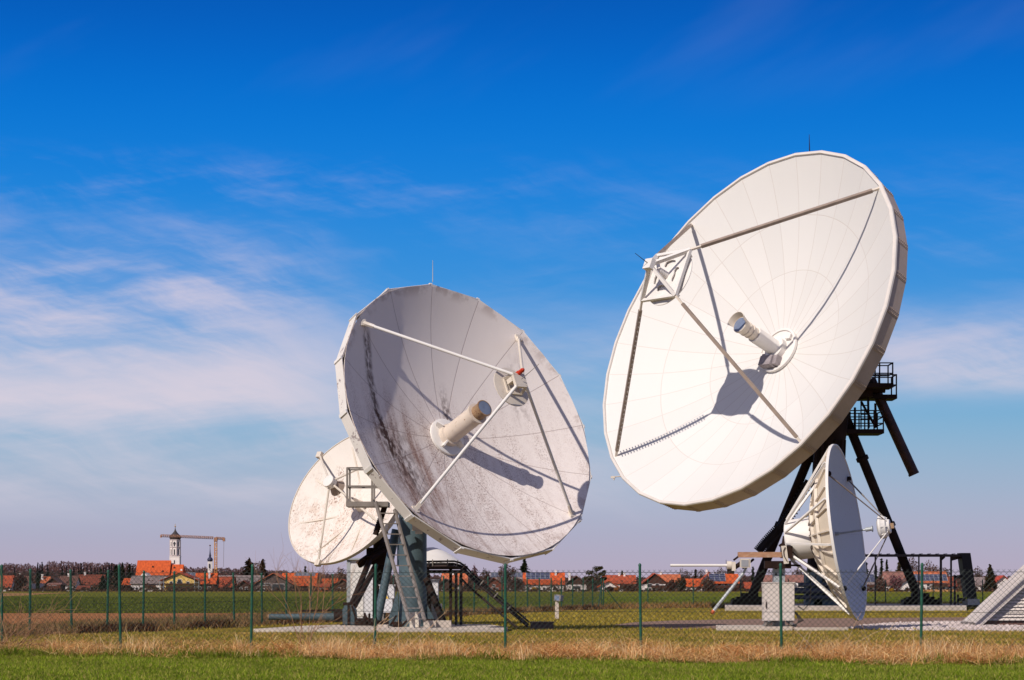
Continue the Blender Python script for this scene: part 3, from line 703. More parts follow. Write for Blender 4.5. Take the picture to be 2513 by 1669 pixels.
# plinth, pipes
mb = MB(); b_ = G(1995, 114.5)
mb.box(b_+Vector((0, 0, .95)), (.42, .4, .95)); mb.box(b_+Vector((1.1, .1, .3)), (1.1, .5, .3)); mb.build('plinth', m_blue, T)
mb = MB()
for zz, r_ in ((.62, .12), (.95, .16), (1.25, .12)): mb.tube(P(1948, 0, 113.8)*1, P(2050, 0, 113.8), r_) if False else mb.tube(Vector((P(1948, 0, 113.8).x, 113.8, zz)), Vector((P(2052, 0, 113.8).x, 113.8, zz)), r_, n=10)
mb.build('coolant_pipe', mat('dark_blue_pipe', (.03, .035, .06), .45, .2, 2), T, True)
mb = MB(); pts = [P(1862, 1353, 117.6), P(1885, 1325, 117.6), P(1912, 1297, 117.6), P(1945, 1255, 117.4), P(1985, 1180, 117.2)]
mb.path(pts, .22, 6)
for i in range(len(pts)-1):
    for j in range(8):
        p = pts[i].lerp(pts[i+1], j/8); d_ = (pts[i+1]-pts[i]).normalized(); sd = Vector((-d_.z, 0, d_.x)); mb.beam(p-sd*.3, p+sd*.3, .07)
mb.build('drag_chain', m_cable, T)

# ---------------------------------------------------------------- dish B: the grimy one
R, dp = 4.0098, .3
MB_ = dish_frame(1159.4447, 1024.288, 0.7168, 0.4187, R, 58, dp)
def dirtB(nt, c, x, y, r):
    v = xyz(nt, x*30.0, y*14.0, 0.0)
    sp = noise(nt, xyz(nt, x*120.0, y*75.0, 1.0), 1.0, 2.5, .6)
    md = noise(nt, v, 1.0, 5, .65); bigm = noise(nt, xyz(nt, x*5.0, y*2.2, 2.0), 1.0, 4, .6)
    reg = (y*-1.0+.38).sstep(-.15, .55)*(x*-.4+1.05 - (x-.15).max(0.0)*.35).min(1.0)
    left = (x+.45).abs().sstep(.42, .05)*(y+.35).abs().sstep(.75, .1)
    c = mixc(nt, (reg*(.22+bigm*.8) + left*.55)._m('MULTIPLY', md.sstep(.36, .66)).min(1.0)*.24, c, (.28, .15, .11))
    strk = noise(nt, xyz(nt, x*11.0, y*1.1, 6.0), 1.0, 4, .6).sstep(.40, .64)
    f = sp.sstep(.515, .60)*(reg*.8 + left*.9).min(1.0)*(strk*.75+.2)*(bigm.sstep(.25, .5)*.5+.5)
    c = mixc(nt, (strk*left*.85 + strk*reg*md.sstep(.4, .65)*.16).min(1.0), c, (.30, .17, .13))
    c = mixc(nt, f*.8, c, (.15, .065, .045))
    wx = x + .62 + (noise(nt, xyz(nt, y*7.0, 0.0, 5.0), 1.0, 4)-.5)*.08 - (y*-1.0+.1).max(0.0)*.22
    stv = wx.abs().sstep(.055, .012)*y.sstep(.70, .55)*y.sstep(-.35, .0)*md.sstep(.3, .6)
    st2 = (x-.06).abs().sstep(.05, .01)*y.sstep(.42, .16)*y.sstep(.1, .15)*noise(nt, v, 2.0).sstep(.35, .6)
    wide = (wx-.03).abs().sstep(.26, .02)*y.sstep(.15, -.1)*y.sstep(-.75, -.3)*md.sstep(.38, .62)
    drp = (noise(nt, xyz(nt, x*26.0, 0.5, 3.0), 1.0, 3).sstep(.52, .68))*r.sstep(.55, .95)*(y*-1.0).sstep(.0, .5)*md.sstep(.3, .6)
    c = mixc(nt, drp*.35, c, (.22, .12, .085))
    st3 = (x-.62).abs().sstep(.09, .02)*y.sstep(.62, .4)*y.sstep(.0, .2)*md.sstep(.4, .66)*.5
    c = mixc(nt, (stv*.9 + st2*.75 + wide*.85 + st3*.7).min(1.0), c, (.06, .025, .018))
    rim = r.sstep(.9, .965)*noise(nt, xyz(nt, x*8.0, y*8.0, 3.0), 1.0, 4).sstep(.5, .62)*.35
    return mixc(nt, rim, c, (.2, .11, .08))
T = thing('satellite_dish', 'grimy white dish with streaked bowl on a blue column with ladder', 'satellite dish', G(1013, 60))
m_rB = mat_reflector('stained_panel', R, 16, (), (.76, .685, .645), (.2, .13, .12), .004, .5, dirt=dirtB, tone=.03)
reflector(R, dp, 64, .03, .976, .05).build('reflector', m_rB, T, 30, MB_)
m_flake = mat('flaking_white_paint', (.72, .67, .62), .6, .06, 1.5, col2=(.36, .30, .29), thr=(.60, .63))
zr = R*dp; mb = MB()
mb.lathe([(R*.982, zr-.12), (R*.986, zr-.10), (R*.997, zr-.075), (R*1.0, zr-.085), (R*.995, zr-R*.10), (R*.97, zr-R*.10), (R*.982, zr-.12)], 16, cap=False)
mb.build('rim_skirt', m_flake, T, 5, MB_)
for k in range(16):
    a = 2*PI*k/16; er = Vector((math.cos(a), math.sin(a), 0)); mb = MB()
    mb.beam(er*(R*1.001)+Vector((0, 0, zr-.075)), er*(R*.997)+Vector((0, 0, zr-R*.1)), .09, .035, er); mb.build('corner_plate', m_white, T, False, MB_)
mb = MB(); mb.lathe([(R*.96, zr-R*.09), (R*.3, -R*.12), (R*.14, -R*.14), (R*.14, -R*.33), (.02, -R*.33)], 32, cap=False); mb.build('back_shell', m_grey, T, 20, MB_)
mb = MB(); mb.lathe([(R*.12, .01), (R*.132, .04), (R*.132, .10), (R*.12, .12), (.29, .12)], 28, cap=False)
for k in range(4): a = PI/4+PI/2*k; er = Vector((math.cos(a), math.sin(a), 0)); mb.beam(er*.28+Vector((0, 0, .22)), er*.46+Vector((0, 0, .16)), .04, .2)
mb.build('hub_ring', m_white, T, 30, MB_)
m_tube = mat('stained_tube', (.66, .56, .47), .5, .08, 2.0, col2=(.3, .17, .1), thr=(.62, .7))
mb = MB(); mb.lathe([(.30, .1), (.30, .26), (.255, .28), (.255, 1.36), (.285, 1.37), (.285, 1.43), (.2, 1.44)], 28); ft = mb.build('feed_tube', m_tube, T, 30, MB_)
mb = MB(); mb.lathe([(.205, 1.43), (.205, 1.7), (.225, 1.71), (.225, 1.74), (.2, 1.745)], 28, cap=False); mb.build('feed_horn', m_copper, ft, 30, MB_)
mb = MB(); mb.lathe([(.005, 1.735), (.1, 1.745), (.2, 1.738)], 24, cap=False); mb.build('feed_window', m_lens, ft, True, MB_)
zs = R*(dp+.40)
mb = MB(); mb.lathe([(.01, zs-.16), (.2, zs-.1), (R*.137, zs+.06), (R*.137, zs+.085), (.3, zs+.1), (.01, zs+.1)], 40, cap=False); sb = mb.build('subreflector', m_cream, T, 30, MB_)
mb = MB(); cor = [Vector((.24*math.cos(math.radians(45+90*k)), .24*math.sin(math.radians(45+90*k)), zs+.42)) for k in range(4)]
bas = [Vector((.30*math.cos(math.radians(45+90*k)), .30*math.sin(math.radians(45+90*k)), zs+.11)) for k in range(4)]
for k in range(4): mb.beam(bas[k], cor[k], .05, .07); mb.beam(cor[k], cor[(k+1) % 4], .05, .08); mb.beam(bas[k], bas[(k+1) % 4], .05)
mb.box((0, 0, zs+.44), (.15, .15, .02)); mb.box((-.1, .1, zs+.25), (.08, .08, .1)); mb.build('subreflector_frame', m_cream, sb, False, MB_)
mb = MB(); mb.lathe([(.07, zs+.40), (.07, zs+.46), (.055, zs+.47), (.055, zs+.62), (.03, zs+.66), (.005, zs+.665)], 12, Matrix.Translation((.02, .2, 0))); mb.build('warning_beacon', mat('red_beacon', (.5, .04, .015), .3, .2, 9), sb, True, MB_)
for k in range(4):
    a = 45+90*k; q = rimp(R, dp, a, .93, .02); p = cor[k]; d_ = (q-p).normalized()
    mb = MB(); mb.tube(p, q-d_*.18, .042, n=10); s_ = mb.build('strut', m_white if k else m_cream, T, True, MB_)
    mb = MB(); mb.beam(q-d_*.3, q+d_*.05, .10, .06); mb.box(q, (.09, .09, .03)); mb.build('strut_fitting', m_cream, s_, False, MB_)
q = MB_ @ rimp(R, dp, 90, 1.0, 0); mb = MB(); mb.tube(q, q+Vector((0, 0, .58)), .014, .008, 6); mb.build('lightning_rod', m_galv, T)
q = MB_ @ Vector((0, 0, zs+.5)); mb = MB(); mb.tube(q, q+(MB_.to_3x3() @ Vector((.35, .25, .6)))*.8, .012, .006, 6); mb.build('lightning_rod', m_grey, T)
q = P(1025, 1291, 57); mb = MB(); mb.box(q, (.14, .07, .12)); mb.box(q+Vector((.03, -.02, -.16)), (.09, .06, .04)); mb.beam(q+Vector((0, 0, .05)), q+Vector((.12, .25, .22)), .05); mb.build('rim_floodlight', m_cream, T)
# column
cb = G(1013, 60)
mb = MB(); mb.lathe([(.62, .09), (.62, .16), (.42, .18), (.40, .3), (.375, .5), (.372, 4.2)], 32, Matrix.Translation((cb.x, cb.y, 0))); mb.build('column', m_blue, T, 30)
mb = MB(); mb.path([MB_ @ Vector((0, 0, -R*.1)), MB_ @ Vector((0, 0, -R*.40))], [.62, .5], 18); mb.box(P(1018, 1165, 60), (.5, .5, .42)); mb.build('hub_drum', m_blue, T, 30)
mb = MB()
for sx in (-1, 1): mb = MB(); mb.prism([cb+Vector((sx*.375, -.1, .17)), cb+Vector((sx*.6, -.1, .17)), cb+Vector((sx*.6, -.1, .24)), cb+Vector((sx*.375, -.1, .7))], (0, .05, 0)); mb.build('gusset', m_blue, T)
mb = MB(); mb.prism([cb+Vector((-.35, -.38, .12)), cb+Vector((-.62, -.38, .12)), cb+Vector((-.62, -.38, .36)), cb+Vector((-.38, -.38, 1.05))], (0, .06, 0))
mb.build('gusset', m_blue, T)
mb = MB(); mb.tube(P(1046, 1420, 59.6), G(1092, 59.2)+Vector((0, 0, .12)), .1, n=10); mb.tube(P(1046, 1400, 61), G(1060, 62)+Vector((0, 0, .1)), .09, n=10); mb.build('brace', m_black, T, True)
mb = MB(); mb.tube(P(972, 1300, 60.6), G(926, 60.4)+Vector((0, 0, .25)), .115, n=14); mb.tube(P(985, 1300, 61.5), P(985, 1390, 61.5), .12, n=12); mb.build('brace', m_blue, T, True)
mb = MB(); mb.tube(P(944, 1244, 59.6), P(921, 1313, 59.6), .075, n=12)
for i in range(7): mb.tube(P(934-i*1.6, 1274+i*4.6, 59.6), P(934-i*1.6-.6, 1274+i*4.6+2, 59.6), .085, n=12)
mb.build('jack_tube', m_black, T, 30)
# base clutter: bolts and plates
mb = MB(); rd = random.Random(8)
for i in range(16):
    a = 2*PI*i/16; mb.tube(cb+Vector((.56*math.cos(a), .56*math.sin(a), .16)), cb+Vector((.56*math.cos(a), .56*math.sin(a), .24)), .03, n=6)
mb.build('anchor_bolt', m_grey, T)
mb = MB()
for px, Z, w_, h_, d_ in ((898, 61.2, .3, .10, .2), (940, 60.6, .18, .08, .2), (975, 58.9, .12, .07, .1), (1058, 59.6, .12, .1, .1), (1092, 59.2, .12, .06, .12)):
    p = G(px, Z); mb = MB(); mb.box(p+Vector((0, 0, .092+h_)), (w_, d_, h_)); mb.build('base_plate', m_black, T)
for i in range(14): mb = MB(); p = G(rd.uniform(890, 1000), rd.uniform(58.5, 60.5)); q = p+Vector((rd.uniform(-.5, .5), rd.uniform(-.2, .2), rd.uniform(.1, .3))); mb.tube(p+Vector((0, 0, .13)), q+Vector((0, 0, .15)), .03, n=6); mb.build('base_rod', m_black, T)
rd = random.Random(12)
for i, (px, Z, w_, h_) in enumerate(((1055, 58.2, .16, .09), (1088, 58.4, .2, .09), (1012, 58.0, .07, .2), (1025, 58.6, .05, .2), (1072, 60.6, .12, .3), (940, 57.9, .14, .04))):
    p = G(px, Z); mb = MB(); a_ = rd.uniform(-.2, .2); ax_ = (Vector((math.cos(a_), math.sin(a_), 0)), Vector((-math.sin(a_), math.cos(a_), 0)), Vector((0, 0, 1))); mb.box(p+Vector((0, 0, .092+h_)), (w_, .12, h_), ax_); mb.build('ballast_block', m_conc if h_ < .15 else m_cream, T)
# platform and ladder
mb = MB(); a = P(849, 1243, 58.9); b = P(952, 1243, 58.9); mb.span((a.x, 58.9, a.z), (b.x, 59.9, a.z+.13)); pf = mb.build('platform', m_grey, T)
mb = MB(); zt_ = P(0, 1148, 58.9).z; zm = P(0, 1193, 58.9).z; x1 = P(913, 0, 58.9).x
for yy in (58.93, 59.87):
    for xx in (a.x+.03, x1): mb.beam((xx, yy, a.z+.132), (xx, yy, zt_), .05)
    for zz in (zt_, zm): mb.beam((a.x+.055, yy, zz), (b.x-.15, yy, zz), .04)
for zz in (zt_, zm): mb.beam((a.x+.03, 58.955, zz), (a.x+.03, 59.845, zz), .04)
mb.build('railing', m_grey, pf)
mb = MB(); l0, l1 = P(922, 1232, 58.8), P(1004, 1523, 57.6); r0, r1 = P(968, 1250, 58.9), P(1042, 1523, 57.7)
m_lad = mat('ladder_steel', (.30, .26, .235), .45, .15, 3, metal=.3)
mb.beam(l0, l1, .05, .1); mb.beam(r0, r1, .05, .1); ld = mb.build('ladder', m_lad, T)
mb = MB()
for i in range(11):
    y_ = 1260 + 25.9*i; t_ = (y_-1232)/(1523-1232); t2 = (y_-1250)/(1523-1250)
    p = l0.lerp(l1, t_); q = r0.lerp(r1, t2); d_ = (q-p).normalized(); mb.beam(p+d_*.027, q-d_*.027, .1, .028)
mb.build('rung', m_lad, ld)

# ---------------------------------------------------------------- dish C: small one behind
R, dp = 2.2513, .3
MC = dish_frame(853.4529, 1217.8955, -0.6991, 0.4821, R, 66, dp)
def dirtC(nt, c, x, y, r):
    md = noise(nt, xyz(nt, x*16.0, y*6.0, 0.0), 1.0, 5, .7); bg_ = noise(nt, xyz(nt, x*3.0, y*2.0, 2.0), 1.0, 4, .6)
    sp = noise(nt, xyz(nt, x*60.0, y*25.0, 1.0), 1.0, 3, .6)
    reg = (y*-1.0+.45).sstep(-.1, .5)*.8+.1
    c = mixc(nt, reg*md.sstep(.38, .66)*bg_.sstep(.3, .6)*.45, c, (.45, .26, .16))
    st = (x+.48 + (noise(nt, xyz(nt, y*9.0, 0.0, 1.0), 1.0, 3)-.5)*.1).abs().sstep(.10, .02)*y.sstep(.60, .45)*y.sstep(-.05, .2)*sp.sstep(.46, .6)
    return mixc(nt, (st*.8 + sp.sstep(.54, .62)*reg*bg_.sstep(.35, .6)*.75).min(1.0), c, (.22, .09, .05))
T = thing('satellite_dish', 'small rust-stained dish half hidden behind the grimy dish and its ladder', 'satellite dish', G(915, 67))
m_rC = mat_reflector('rusty_panel', R, 8, (), (.76, .70, .64), (.4, .25, .18), .0004, .12, dirt=dirtC, tone=.03)
reflector(R, dp, 64, .03, .995, .04).build('reflector', m_rC, T, 30, MC)
zr = R*dp; mb = MB(); mb.lathe([(R*.985, zr-.05), (R*.99, zr+.012), (R*1.0, zr+.012), (R*1.0, zr-.09), (R*.985, zr-.09)], 64, cap=False); mb.build('rim_lip', m_cream, T, 20, MC)
mb = MB()
for k in range(8):
    a = 2*PI*(k+.5)/8; er = Vector((math.cos(a), math.sin(a), 0)); mb.prism([er*(R*.98)+Vector((0, 0, zr-.07)), er*(R*.2)+Vector((0, 0, -.05)), er*(R*.2)+Vector((0, 0, -.62)), er*(R*.6)+Vector((0, 0, -.12))], Vector((-er.y, er.x, 0))*.05)
mb.lathe([(R*.62, -.02), (R*.66, -.02), (R*.66, -.14), (R*.62, -.14)], 32, cap=False); mb.build('back_rib', m_cream, T, False, MC)
mb = MB(); mb.lathe([(R*.2, -.04), (R*.2, -.7), (.02, -.7)], 20, cap=False); mb.build('hub_drum', m_black, T, 30, MC)
mb = MB(); mb.lathe([(.17, .02), (.16, .12), (.09, .42), (.07, .5)], 18); mb.build('feed_cone', m_cream, T, 30, MC)
zs = R*(dp+.36)
mb = MB(); mb.lathe([(.26, zs-.34), (.25, zs-.32), (.13, zs-.12), (.13, zs-.1)], 20, cap=False); sb = mb.build('subreflector', m_taupe, T, 30, MC)
mb = MB(); mb.lathe([(.13, zs-.1), (.17, zs-.08), (.17, zs+.06), (.185, zs+.065), (.185, zs+.12), (.17, zs+.125)], 24); mb.build('subreflector_can', m_white, sb, 30, MC)
for ang, rr in ((266, 1.0), (331, .985), (141, 1.02), (45, .98)):
    mb = MB(); p = Vector((.1*math.cos(math.radians(ang)), .1*math.sin(math.radians(ang)), zs)); q = rimp(R, dp, ang, rr, .03); mb.tube(p, q, .032, n=8); s_ = mb.build('strut', m_cream, T, True, MC)
    mb = MB(); d_ = (q-p).normalized(); mb.box(q, (.09, .09, .06)); mb.build('strut_fitting', m_cream, s_, False, MC)
hb = MC @ Vector((0, 0, -.72))
mb = MB(); mb.tube(G(930, 67), P(930, 1300, 67), .2, .17, 14); mb.box(P(925, 1285, 66.9), (.32, .3, .3)); mb.beam(P(925, 1285, 66.9), hb, .34); mb.build('post', m_black, T, 30)
for (xa, ya, xb, Zb, zt_) in ((906, 1378, 862, 62.6, .62), (922, 1388, 869, 62.6, .6)):
    mb = MB(); mb.tube(P(xa, ya, 65.5), G(xb, Zb)+Vector((0, 0, zt_)), .085, n=10); mb.build('leg', m_black, T, True)
mb = MB(); mb.tube(P(905, 1374, 65.6), P(955, 1345, 66.2), .1, n=10); mb.beam(P(880, 1386, 65.6), P(960, 1330, 66.3), .12, .2); mb.box(P(925, 1365, 66.2), (.3, .2, .25)); mb.build('yoke', m_black, T)
# anchor block and lying jack of dish C
mb = MB(); a = G(858, 61.6)
mb.prism([a+Vector((-.19, 0, .1)), a+Vector((.19, 0, .1)), a+Vector((.16, 0, .52)), a+Vector((.05, 0, .64)), a+Vector((-.14, 0, .64)), a+Vector((-.2, 0, .5))], (0, .5, 0))
ab = mb.build('anchor_block', m_blue, T)
mb = MB(); mb.box(a+Vector((-.03, -.02, .37)), (.028, .018, .27)); mb.beam(a+Vector((.06, -.02, .63)), a+Vector((.2, -.02, .2)), .05); mb.box(a+Vector((0, .2, .06)), (.26, .35, .05)); mb.box(a+Vector((-.05, .2, .68)), (.14, .1, .04)); mb.build('edge_strap', m_black, ab)
T2 = thing('jack_tube', 'blue grey jack tube lying level above the lawn beside the slab', 'actuator', G(750, 62.2))
mb = MB(); zt_ = .31; xa, xb, xc, xd = [(q_-XC)*62.2/F for q_ in (660, 741, 822, 842)]
mb.tube((xa, 62.2, zt_), (xb, 62.2, zt_+.005), .085, n=16); mb.tube((xb, 62.2, zt_+.005), (xc, 62.2, zt_+.01), .105, n=16); mb.build('tube', m_blue, T2, True)
mb = MB(); mb.tube((xc-.02, 62.2, zt_+.01), (xd, 62.2, zt_+.03), .16, n=14); mb.beam((xb, 62.15, zt_+.17), (xd, 62.15, zt_+.19), .06); mb.box((xd-.08, 62.2, zt_+.06), (.12, .12, .16)); mb.build('bracket', m_black, T2, 30)
mb = MB(); mb.tube((xa-.03, 62.2, zt_), (xa+.005, 62.2, zt_), .075, n=14); mb.build('end_cap', m_copper, T2, 30)

# ---------------------------------------------------------------- dish D: small one seen from the side
R, dp = 2.3849, .14
MD = dish_frame(2080.1364, 1306.2115, 1.2508, 0.1347, R, 60, dp)
def dirtD(nt, c, x, y, r):
    k = y._m('ARCTAN2', x)*(16/(2*PI)) + 50.0
    f = ((k+.5).frac()-.5).abs()*r; hit = f.sstep(.045, .03)*f.sstep(.0, .03)
    dots = ((r*14.0).frac()-.5).abs().sstep(.1, .04)*f.sstep(.012, .006)*r.sstep(.2, .3)
    return mixc(nt, dots*.7, c, (.2, .18, .2))
T = thing('satellite_dish', 'small white dish seen edge-on beside the grey cabinet, ribbed back showing', 'satellite dish', G(1910, 60))
m_rD = mat_reflector('shade_toned_panel', R, 8, (), (.47, .49, .535), (.3, .28, .3), .002, .25, dirt=dirtD)  # white paint; the blue-grey shade on this face is put into the colour
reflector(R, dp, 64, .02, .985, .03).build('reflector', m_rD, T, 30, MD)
zr = R*dp; mb = MB(); mb.lathe([(R*.98, zr-.05), (R*.985, zr+.012), (R*1.0, zr+.012), (R*1.003, zr-.06), (R*.975, zr-.06), (R*.98, zr-.05)], 64, cap=False); mb.build('rim_lip', m_white, T, 20, MD)
BK = [(.27, zr-R*.36), (.45, zr-R*.30), (.70, zr-R*.19), (.972, zr-.055)]
mb = MB()
for k in range(24):
    a = 2*PI*k/24; ca, sa = math.cos(a), math.sin(a)
    pts = [Vector((R*r_*ca, R*r_*sa, zz)) for r_, zz in BK]
    for p, q in zip(pts, pts[1:]): mb.beam(p+Vector((0, 0, -.02)), q+Vector((0, 0, -.02)), .035, .09)
for (r_, zz) in BK[1:3]:
    mb.lathe([(R*r_, zz-.0), (R*r_, zz-.08), (R*r_+.05, zz-.06), (R*r_+.05, zz+.02)], 48, cap=False)
mb.build('back_rib', m_cream, T, False, MD)
mb = MB(); mb.lathe([(R*r_, zz) for r_, zz in BK], 48, cap=False); mb.build('back_shell', mat('back_cream', (.70, .60, .47), .6, .08, 2), T, 20, MD)
z0, z1 = -R*(.58-dp)*1.0, -R*.26
z0 = R*dp - R*.68; z1 = R*dp - R*.38
mb = MB(); mb.lathe([(.52, z0), (.555, z0+.03), (.555, z1), (.52, z1+.01)], 36); dr = mb.build('hub_drum', m_white, T, 30, MD)
mb = MB(); mb.lathe([(.6, z1+.02), (.70, z1+.02), (.70, z1+.16), (.6, z1+.16)], 36, cap=False)
for k in range(12):
    a = 2*PI*k/12; er = Vector((math.cos(a), math.sin(a), 0)); mb.beam(er*.62+Vector((0, 0, z1+.02)), er*.78+Vector((0, 0, z1+.1)), .08, .1)
mb.build('hub_ring', mat('brown_grey_steel', (.16, .11, .09), .6, .2, 4), T, False, MD)
for k in range(12):
    a = 2*PI*(k+.3)/12; er = Vector((math.cos(a), math.sin(a), 0)); p = er*.575+Vector((0, 0, z0+.05)); q = er*(R*.985)+Vector((0, 0, zr-.09)); mb = MB(); mb.beam(p, q, .05, .06); mb.build('back_strut', m_white, T, False, MD)
mb = MB(); mb.lathe([(.05, 0), (.05, .1), (.028, .11), (.028, R*.34), (.06, R*.345), (.055, R*.41), (.085, R*.415), (.085, R*.425)], 12); mb.build('feed_tube', m_galv, T, 30, MD)
zs = R*(dp+.355); mb = MB(); mb.lathe([(.01, zs-.06), (.2, zs-.03), (.315, zs+.02), (.315, zs+.07), (.29, zs+.1), (.27, zs+.2), (.2, zs+.23), (.18, zs+.3), (.05, zs+.32)], 28)
for k in range(8): a = 2*PI*k/8; er = Vector((math.cos(a), math.sin(a), 0)); mb.beam(er*.31+Vector((0, 0, zs+.08)), er*.22+Vector((0, 0, zs+.24)), .03)
sb = mb.build('subreflector', m_white, T, 30, MD)
zA = R*(dp+.50); mb = MB(); mb.tube((0, 0, zs+.3), (0, 0, zA), .07, n=10); mb.box((0, 0, zA), (.07, .07, .06)); mb.build('subreflector_mount', m_copper, sb, False, MD)
for k, mm in enumerate((m_grey, m_taupe, m_white, m_grey)):
    a = 45+90*k; q = rimp(R, dp, a, .90, .0); p = Vector((0, 0, zA)); mb = MB(); mb.tube(p, p.lerp(q, .62), .017, n=8); mb.tube(p.lerp(q, .62), q, .023, n=8); s_ = mb.build('strut', mm, T, True, MD)
    mb = MB(); mb.lathe([(.07, 0), (.07, .07), (.04, .1)], 10, Matrix.Translation(q)); mb.build('strut_fitting', m_black, s_, False, MD)
# mount
a = G(1911, 60.2)
mb = MB(); mb.box(a+Vector((0, 0, .95)), (.15, .15, .86))
for sx in (-1, 1):
    for i in range(3): mb.beam(a+Vector((sx*.1, -.1+.1*i, .30)), a+Vector((sx*.42, -.35+.2*i, .1)), .05)
ms = mb.build('mast', m_galv, T)
for zz in (1.0, 1.25, 1.48, 1.65):
    for sx in (-1, 1): mb = MB(); mb.tube(a+Vector((sx*.09, -.155, zz)), a+Vector((sx*.09, -.147, zz)), .02 if sx > 0 else .033, n=8); mb.build('bolt', m_black, ms)
m_rust = mat('rusty_beam', (.36, .19, .11), .7, .2, 3, col2=(.48, .36, .26), thr=(.5, .7), stretch=(1, 1, 3))
mb = MB(); b0 = P(1811, 1361.5, 60); b1 = P(1922, 1361.5, 60); mb.beam(b0, b1, .22, .145); mb.build('beam', m_rust, T)
mb = MB(); yk = P(1930, 1355, 60); mb.box(yk, (.14, .2, .16)); mb.beam(yk, MD @ Vector((0, 0, z0)), .28, .3); mb.beam(P(1912, 1340, 60.2), P(1940, 1322, 60.2), .06); mb.box(P(1908, 1386, 60), (.35, .16, .1)); mb.beam(P(1890, 1386, 60.1), P(1965, 1388, 60.1), .05); mb.build('yoke', m_black, T)
mb = MB(); mb.prism([P(1917, 1340, 59.75), P(1930, 1339, 59.75), P(1936, 1383, 59.75), P(1924, 1384, 59.75)], (0, .03, 0)); sp_ = mb.build('slotted_plate', m_cream, T)
mb = MB(); mb.path([P(1927, 1343, 59.73), P(1923, 1352, 59.73), P(1924, 1364, 59.73), P(1932, 1378, 59.73)], .012, 6); mb.build('slot', m_black, sp_)
mb = MB(); mb.tube(P(1645, 1387.5, 60), P(1785, 1387.5, 60), .036, n=12); mb.build('jack_tube', m_white, T, True)
mb = MB(); mb.tube(P(1784, 1387, 60), P(1795, 1387, 60), .11, n=14); mb.box(P(1800, 1390, 60), (.05, .1, .12)); jm = mb.build('jack_motor', m_cream, T, 30)
mb = MB(); mb.box(P(1793, 1401, 60.1), (.09, .1, .08)); mb.tube(P(1800, 1395, 60), P(1822, 1380, 60), .06, n=8); mb.tube(P(1782, 1398, 60.1), P(1782, 1374, 60.1), .006, n=5); mb.beam(P(1800, 1375, 60), P(1812, 1366, 60), .05); mb.beam(P(1822, 1395, 60.2), P(1850, 1372, 60.2), .06); mb.build('motor_bracket', m_black, jm)
mb = MB(); c_ = P(1827, 1382, 59.8); mb.box(c_, (.115, .1, .12)); mb.box(c_+Vector((.135, .02, .0)), (.018, .1, .12)); lb = mb.build('lamp_box', m_cream, T)
mb = MB(); mb.box(c_+Vector((0, -.104, -.005)), (.095, .006, .09)); mb.build('lamp_glass', mat('lamp_glass', (.3, .3, .32), .2, .1, 3, spec=.6), lb)
mb = MB(); p = P(1824, 1407, 60); q = P(1751, 1499, 59.8); mb.tube(p, q, .045, n=12); mb.beam(P(1832, 1392, 60), p, .06); pl = mb.build('prop_rod', m_galv, T, True)
mb = MB(); mb.tube(q, P(1746.5, 1505, 59.78), .05, n=12); mb.build('orange_tip', mat('orange_cap', (.65, .13, .03), .5, .1, 5), pl, True)
mb = MB(); mb.path([P(1940, 1350, 59.9), P(1985, 1395, 60.4), P(1990, 1440, 60.5), P(1988, 1480, 60.5), P(1972, 1497, 60.4), P(1958, 1488, 60.3)], .014, 6)
mb.path([P(1998, 1300, 59.7), P(1990, 1345, 59.6), P(2010, 1390, 59.6), P(2000, 1420, 59.8)], .016, 6); mb.path([P(2003, 1290, 59.6), P(1996, 1310, 59.6), P(2008, 1350, 59.6)], .014, 6)
mb.build('cable', m_cable, T, True)
# ================================================================ equipment in the compound
m_cab = mat('cabinet_beige', (.60, .53, .48), .5, .05, 1.2, col2=(.5, .42, .36), thr=(.6, .8))
m_cabw = mat('cabinet_white', (.72, .70, .72), .5, .05, 1.2)
def cabinet(label, px0, px1, py0, py1, Z, dep, m, legs=.15, two=True, handle=.08):
    a = P(px0, py1, Z); b = P(px1, py0, Z); t = thing('electrical_cabinet', label, 'cabinet', ((a.x+b.x)/2, Z, 0))
    mb = MB(); mb.span((a.x, Z, a.z), (b.x, Z+dep, b.z)); mb.span((a.x-.02, Z-.03, b.z+.001), (b.x+.02, Z+dep+.02, b.z+.025)); bd = mb.build('body', m, t)
    w = b.x-a.x; mb = MB(); g_ = .012
    if two:
        mb.span((a.x+.01, Z-.016, a.z+.012), (a.x+w*.5-g_/2, Z-.001, b.z-.012)); d1 = mb.build('door', m, t)
        mb = MB(); mb.span((a.x+w*.5+g_/2, Z-.016, a.z+.012), (b.x-.01, Z-.001, b.z-.012)); mb.build('door', m, t)
    else: mb.span((a.x+.01, Z-.016, a.z+.012), (b.x-.01, Z-.001, b.z-.012)); d1 = mb.build('door', m, t)
    mb = MB(); hx = a.x+w*handle; hz = a.z+(b.z-a.z)*.42; mb.beam((hx, Z-.035, hz-.09), (hx, Z-.035, hz+.09), .022); mb.box((hx, Z-.024, hz), (.012, .008, .04)); mb.build('handle', m_black, d1)
    for xx in (a.x+.08, b.x-.08): mb = MB(); mb.span((xx-.04, Z+.03, .08), (xx+.04, Z+dep-.03, a.z-.001)); mb.build('leg', m_grey, t)
    return t, a, b
t, a, b = cabinet('beige double-door cabinet on short legs below the rusty beam', 1874, 1950, 1431, 1524, 59.2, .4, m_cab)
mb = MB(); rd = random.Random(2)
for i in range(5):
    x_ = b.x+.01+i*.012; mb.path([Vector((b.x-.03, 59.45, .55)), Vector((x_+.05, 59.35, .42)), Vector((x_+.1+.02*i, 59.2, .26)), Vector((x_+.02-.03*i, 59.1, .14)), Vector((x_-.12-.05*i, 59.15, .12))], .01, 5)
for i in range(6):
    xx = a.x+.05+.04*i; mb.path([Vector((xx+.15, 59.4, .28)), Vector((xx+.07, 59.2, .2)), Vector((xx, 59.1, .11))], .012, 5)
